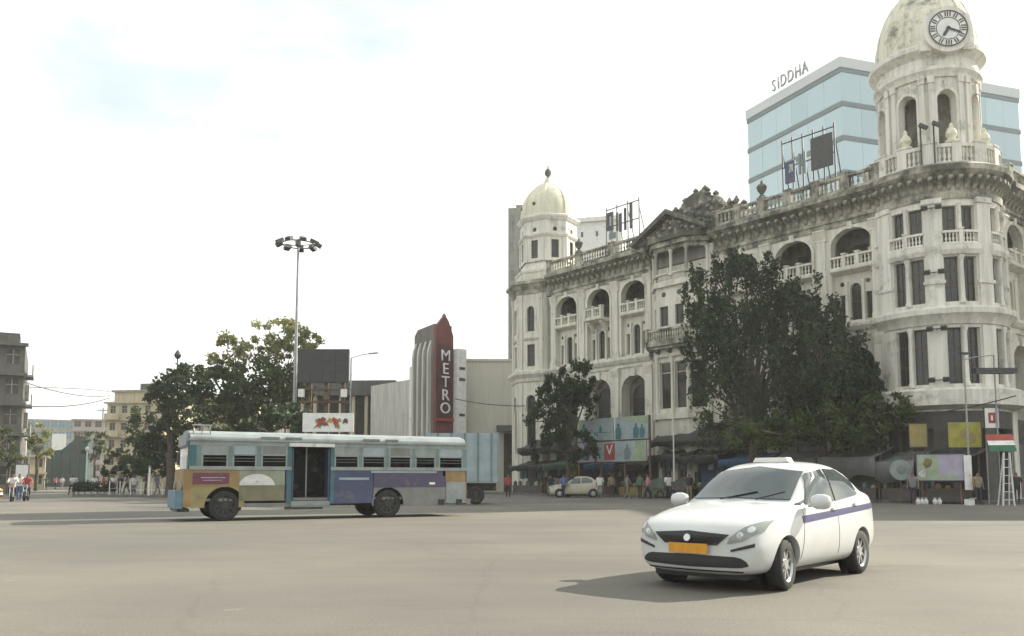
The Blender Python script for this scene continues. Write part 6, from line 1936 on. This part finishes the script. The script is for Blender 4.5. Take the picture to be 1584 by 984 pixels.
# ------------------------------------------------------------------ people
def person_mesh(pose, shirt, trousers, seed=0):
    """one continuous skinned body; materials follow the clothing lines"""
    J = {}
    if pose == 'ride':
        J = dict(pelvis=(0, 0, .80), belly=(0.05, 0, 1.0), chest=(0.12, 0, 1.22), neck=(0.15, 0, 1.40), head=(0.18, 0, 1.50), crown=(0.18, 0, 1.62),
                 kl=(.42, .17, .78), al=(.30, .17, .36), tl=(.45, .17, .32), kr=(.42, -.17, .78), ar=(.30, -.17, .36), tr=(.45, -.17, .32), hl=(0, .1, .78), hr=(0, -.1, .78),
                 sl=(.12, .19, 1.33), el=(.30, .27, 1.10), wl=(.52, .27, 1.08), fl=(.60, .26, 1.07), sr=(.12, -.19, 1.33), er=(.30, -.27, 1.10), wr=(.52, -.27, 1.08), fr=(.60, -.26, 1.07))
    else:
        st = 0.24 if pose == 'walk' else 0.05
        J = dict(pelvis=(0, 0, .92), belly=(0, 0, 1.08), chest=(0.02, 0, 1.28), neck=(0.02, 0, 1.45), head=(0.04, 0, 1.54), crown=(0.03, 0, 1.66),
                 hl=(0, .1, .90), kl=(st * .6 + .03, .10, .49), al=(st, .10, .08), tl=(st + .14, .11, .04), hr=(0, -.1, .90), kr=(-st * .3 + .04, -.10, .49), ar=(-st, -.10, .10), tr=(-st + .13, -.11, .04),
                 sl=(.0, .19, 1.38), el=(-st * .6, .25, 1.12), wl=(-st * .5 + .06, .26, .88), fl=(-st * .5 + .1, .25, .79), sr=(.0, -.19, 1.38), er=(st * .6, -.25, 1.12), wr=(st * .9 + .05, -.25, .90), fr=(st * .9 + .1, -.24, .82))
    R = dict(pelvis=.15, belly=.135, chest=.155, neck=.058, head=.092, crown=.075, hl=.10, kl=.062, al=.045, tl=.035, hr=.10, kr=.062, ar=.045, tr=.035, sl=.07, el=.048, wl=.034, fl=.03, sr=.07, er=.048, wr=.034, fr=.03)
    E = [('pelvis', 'belly'), ('belly', 'chest'), ('chest', 'neck'), ('neck', 'head'), ('head', 'crown'), ('pelvis', 'hl'), ('hl', 'kl'), ('kl', 'al'), ('al', 'tl'), ('pelvis', 'hr'), ('hr', 'kr'), ('kr', 'ar'), ('ar', 'tr'),
         ('chest', 'sl'), ('sl', 'el'), ('el', 'wl'), ('wl', 'fl'), ('chest', 'sr'), ('sr', 'er'), ('er', 'wr'), ('wr', 'fr')]
    ks = list(J); me = bpy.data.meshes.new('p'); me.from_pydata([J[k] for k in ks], [(ks.index(a), ks.index(b)) for a, b in E], [])
    ob = bpy.data.objects.new('p', me); COL.objects.link(ob)
    sk = ob.modifiers.new('skin', 'SKIN'); sk.use_smooth_shade = True
    for i, k in enumerate(ks):
        me.skin_vertices[0].data[i].radius = (R[k], R[k] * (1.25 if k in ('chest', 'belly', 'pelvis') else 1))
        me.skin_vertices[0].data[i].use_root = (k == 'pelvis')
    sb_ = ob.modifiers.new('s', 'SUBSURF'); sb_.levels = 1; sb_.render_levels = 1
    m2 = bpy.data.meshes.new_from_object(ob.evaluated_get(bpy.context.evaluated_depsgraph_get()))
    bpy.data.objects.remove(ob, do_unlink=True)
    m2.materials.clear()
    for mt in ('skin', shirt, trousers, 'hair', 'blackpl'): m2.materials.append(M[mt])
    zn, zp = J['neck'][2] - 0.02, J['pelvis'][2] - 0.02
    for pl_ in m2.polygons:
        c = pl_.center; ay = abs(c.y)
        if c.z > zn: mi = 3 if (c.z > J['head'][2] + 0.05 or (c.x < J['head'][0] - 0.05 and c.z > zn + 0.05)) else 0
        elif pose == 'ride': mi = 1 if (c.z > 0.86 and not (c.x > 0.3)) else (0 if c.z > 0.95 else (2 if c.z > 0.38 else 4))
        else:
            mi = 1 if c.z > zp else 2
            if ay > 0.185: mi = 1 if c.z > 1.14 else 0
            elif c.z < 0.09: mi = 4
        pl_.material_index = mi
    return m2
for nm, c_ in dict(c_white=(0.62, 0.62, 0.6), c_blue=(0.10, 0.14, 0.28), c_red=(0.34, 0.06, 0.06), c_grey=(0.18, 0.18, 0.18), c_khaki=(0.24, 0.20, 0.13), c_dark=(0.03, 0.03, 0.04), c_pink=(0.45, 0.22, 0.24), c_green=(0.08, 0.16, 0.10)).items():
    M[nm] = paint('cloth_' + nm[2:], c_, 0.9, var=0.15, scale=5)
def person(label, u, Y, rz, pose, shirt, trousers, z=0.0, group='people on the junction', sc_=1.0, x=None):
    px = W(u, 742, Y).x if x is None else x
    o = link_mesh('person', person_mesh(pose, shirt, trousers))
    o.location = (px, Y, z); o.rotation_euler = (0, 0, rz); o.scale = (sc_,) * 3
    return tag(o, label, 'person', group)
PP = [('pedestrian in white shirt and dark trousers walking at the left end of the hedge', 112, 70, 2.6, 'walk', 'c_white', 'c_dark'),
      ('pedestrian in white shirt and khaki trousers behind the hedge', 118, 70.5, 0.4, 'walk', 'c_white', 'c_khaki'),
      ('pedestrian in white kurta and white trousers near the lamp post', 146, 74, -1.2, 'stand', 'c_white', 'c_white'),
      ('pedestrian in red shirt and grey trousers walking past the railing', 160, 69.5, 0.2, 'walk', 'c_red', 'c_grey'),
      ('pedestrian in pale shirt and blue trousers standing by the railing', 176, 68, -1.5, 'stand', 'c_white', 'c_blue'),
      ('pedestrian in dark clothes standing under the dark street tree', 186, 70, -1.8, 'stand', 'c_dark', 'c_dark'),
      ('pedestrian in grey shirt walking left under the tree', 197, 71, 3.0, 'walk', 'c_grey', 'c_dark'),
      ('pedestrian in white shirt and grey trousers next to the white post', 208, 66, -1.4, 'stand', 'c_white', 'c_grey'),
      ('pedestrian in blue shirt and khaki trousers right of the white post', 243, 65, 0.3, 'walk', 'c_blue', 'c_khaki'),
      ('pedestrian in green shirt far down the left street', 72, 104, 1.6, 'walk', 'c_green', 'c_dark'),
      ('pedestrian in pink shirt far down the left street', 86, 108, 1.5, 'walk', 'c_pink', 'c_dark'),
      ('pedestrian in pale shirt far down the left street, nearest the hedge', 96, 106, -1.5, 'stand', 'c_white', 'c_khaki'),
      ('man in orange-red shirt standing between truck and stalls', 786, 60, -1.4, 'stand', 'c_red', 'c_dark'),
      ('man in white shirt standing at the blue-roofed stall under the hoarding', 928, 59, -1.8, 'stand', 'c_white', 'c_grey'),
      ('man in grey shirt walking before the dark stall right of the hoarding', 970, 57, 0.2, 'walk', 'c_grey', 'c_khaki'),
      ('woman in pink top walking before the tall black stall', 1002, 55.5, 3.0, 'walk', 'c_pink', 'c_dark')]
for lb, u, Y, rz, ps, a, b in PP: person(lb, u, Y, rz, ps, a, b)

# handcarts and vendors along the kerb
def handcart(label, u, n, mat, seed):
    rn = random.Random(seed)
    t = thing('covered_handcart', label, 'handcart', F(fs(u, n), n), FRZ + rn.uniform(-.15, .15), 'handcarts along the kerb')
    q = MB(); q.box(-0.9, 0.9, -0.45, 0.45, 0.62, 0.72); q.build('cart_bed', M['rust'], t)
    m = MB(); g = []
    for j in range(6):
        row = []
        for i in range(9):
            fx, fy = i / 8 * 2 - 1, j / 5 * 2 - 1
            z = 0.74 + 0.7 * max(0, 1 - abs(fx) ** 3) * max(0, 1 - abs(fy) ** 3) * rn.uniform(0.8, 1.1)
            row.append(m.p(fx * 0.95, fy * 0.5, z if abs(fx) < 1 and abs(fy) < 1 else 0.28 + rn.uniform(-.1, .1)))
        g.append(row)
    for j in range(5):
        for i in range(8): m.idx(g[j][i], g[j][i + 1], g[j + 1][i + 1], g[j + 1][i])
    m.build('cover', M[mat], t, True)
    for x in (-0.55, 0.55):
        for y in (-0.5, 0.5):
            w_ = MB(); w_.lathe([(0.22, -0.03), (0.30, -0.03), (0.30, 0.03), (0.22, 0.03)], n=16, cap=False); w_.v = [(x + a, y + c, 0.30 + b) for a, b, c in w_.v]; wo_ = w_.build('wheel', M['rubber'], t)
            w_ = MB()
            for k in range(6): w_.tube([(x, y, 0.3), (x + 0.24 * math.cos(k * PI / 3), y, 0.3 + 0.24 * math.sin(k * PI / 3))], 0.014, 4)
            w_.build('spokes', M['steel'], wo_, kind='stuff')
    q = MB(); q.tube([(0.9, -0.35, 0.68), (1.35, -0.3, 0.9), (1.35, 0.3, 0.9), (0.9, 0.35, 0.68)], 0.025, 5); q.build('handle', M['rust'], t)
for k, (u, n, mt, lb) in enumerate(((862, 4.3, 'tarpk', 'black-covered handcart before the green-roofed stall'), (1018, 4.4, 'tarpg', 'green-covered handcart right of the hoarding posts'), (1056, 4.4, 'tarpk', 'black-covered handcart left of the taxi roof'),
                                    )):
    handcart(lb, u, n, mt, 60 + k)
VP = [('vendor in dark shirt standing behind the green-roofed stall counter', 852, 63.5, 'stand', 'c_dark', 'c_grey'), ('man in blue shirt near the cream car', 872, 61, 'walk', 'c_blue', 'c_dark'),
      ('man in khaki shirt standing below the red square of the hoarding', 946, 60.5, 'stand', 'c_khaki', 'c_dark'), ('man in green shirt at the right hoarding post', 990, 58, 'stand', 'c_green', 'c_dark'),
      ('man in white shirt before the black awning pole', 1034, 55.5, 'walk', 'c_white', 'c_dark'), ('man in dark clothes right of the thin white pole', 1066, 54.5, 'stand', 'c_dark', 'c_khaki'),
      ('man in grey shirt by the printed banner edge', 1412, 44.0, 'stand', 'c_grey', 'c_dark'), ('man in khaki shirt between banner and step ladder', 1512, 43.6, 'stand', 'c_khaki', 'c_dark'),
      ('man in dark shirt at the far right beside the step ladder', 1572, 43.0, 'stand', 'c_dark', 'c_dark')]
for lb, u, Y, ps, a, b in VP: person(lb, u, Y, random.uniform(-2.4, -0.8), ps, a, b)

# ------------------------------------------------------------------ motorcycles with riders
def motorcycle(label, u, Y, rz, col):
    p = W(u, 742, Y)
    t = thing('motorcycle', label, 'motorcycle', (p.x, Y, 0), rz, 'motorcycles at the left kerb')
    for x in (-0.62, 0.66):
        w_ = MB(); w_.lathe([(0.22, -0.04), (0.29, -0.05), (0.30, 0), (0.29, 0.05), (0.22, 0.04)], n=24, cap=False)
        w_.v = [(x + a, c, 0.30 + b) for a, b, c in w_.v]; wo_ = w_.build('wheel', M['rubber'], t, True)
        r_ = MB()
        for k in range(8): r_.tube([(x, 0, 0.30), (x + 0.23 * math.cos(k * PI / 4), 0, 0.30 + 0.23 * math.sin(k * PI / 4))], 0.012, 4)
        r_.build('spokes', M['steel'], wo_, kind='stuff')
    q = MB(); q.tube([(-0.62, 0, 0.3), (0.0, 0, 0.34), (0.38, 0, 0.82), (-0.1, 0, 0.76), (-0.55, 0, 0.72), (-0.62, 0, 0.3)], 0.035, 6); q.build('frame', M['darksteel'], t)
    q = MB(); q.cbox((0.02, 0, 0.42), 0.36, 0.26, 0.28); q.build('engine', M['steel'], t)
    q = MB(); q.lathe([(0.02, -0.24), (0.12, -0.16), (0.15, 0.0), (0.13, 0.16), (0.04, 0.26)], n=12); q.v = [(0.16 + c, a, 0.84 + b * 0.75) for a, b, c in q.v]; q.build('fuel_tank', M[col], t, True)
    q = MB(); q.extr([(-0.13, 0.76), (0.13, 0.76), (0.11, 0.86), (-0.11, 0.86)], -0.7, -0.08); q.build('seat', M['blackpl'], t)
    for y in (-0.09, 0.09):
        q = MB(); q.tube([(0.66, y, 0.3), (0.42, y, 0.98)], 0.025, 6); q.build('fork', M['chrome'], t)
    q = MB(); q.tube([(0.34, -0.34, 1.05), (0.42, -0.12, 1.02), (0.42, 0.12, 1.02), (0.34, 0.34, 1.05)], 0.018, 6); q.build('handlebar', M['darksteel'], t)
    q = MB(); q.disc((0.53, 0, 0.92), 0.10, (1, 0, 0), 0.12, 14); q.build('headlight', M['lamp'], t)
    q = MB(); q.tube([(0.1, -0.16, 0.3), (-0.7, -0.18, 0.34)], 0.045, 8); q.build('exhaust', M['chrome'], t)
    return t
for u, Y, rz, col, sh, lb, lp in ((20, 50, -1.1, 'redp', 'c_white', 'red motorcycle at the left kerb, nearer the frame edge', 'rider in white shirt on the red motorcycle'),
                                  (42, 51.5, -1.2, 'navy', 'c_red', 'dark blue motorcycle at the left kerb, right of the red one', 'rider in red shirt on the dark blue motorcycle')):
    m_ = motorcycle(lb, u, Y, rz, col)
    person(lp, u, Y, rz, 'ride', sh, 'c_dark', z=0.02, group='motorcycle riders', x=m_.location.x - 0.3 * math.cos(rz)).location.y = Y - 0.3 * math.sin(rz)
person('man in pale shirt standing between the two motorcycles', 31, 52, -1.5, 'stand', 'c_white', 'c_blue')
# ------------------------------------------------------------------ haze
hz = MB(); hz.box(-420, 420, -30, 480, -1, 75)
m, t, b_ = new_mat('haze_air')
t.nodes.remove(b_)
pv_ = t.nodes.new('ShaderNodeVolumePrincipled')
pv_.inputs['Color'].default_value = (0.97, 0.98, 0.95, 1)
pv_.inputs['Density'].default_value = 0.0005
pv_.inputs['Anisotropy'].default_value = 0.2
t.links.new(pv_.outputs[0], t.nodes['Material Output'].inputs['Volume'])
ho = hz.build('haze', m)
tag(ho, kind='stuff')
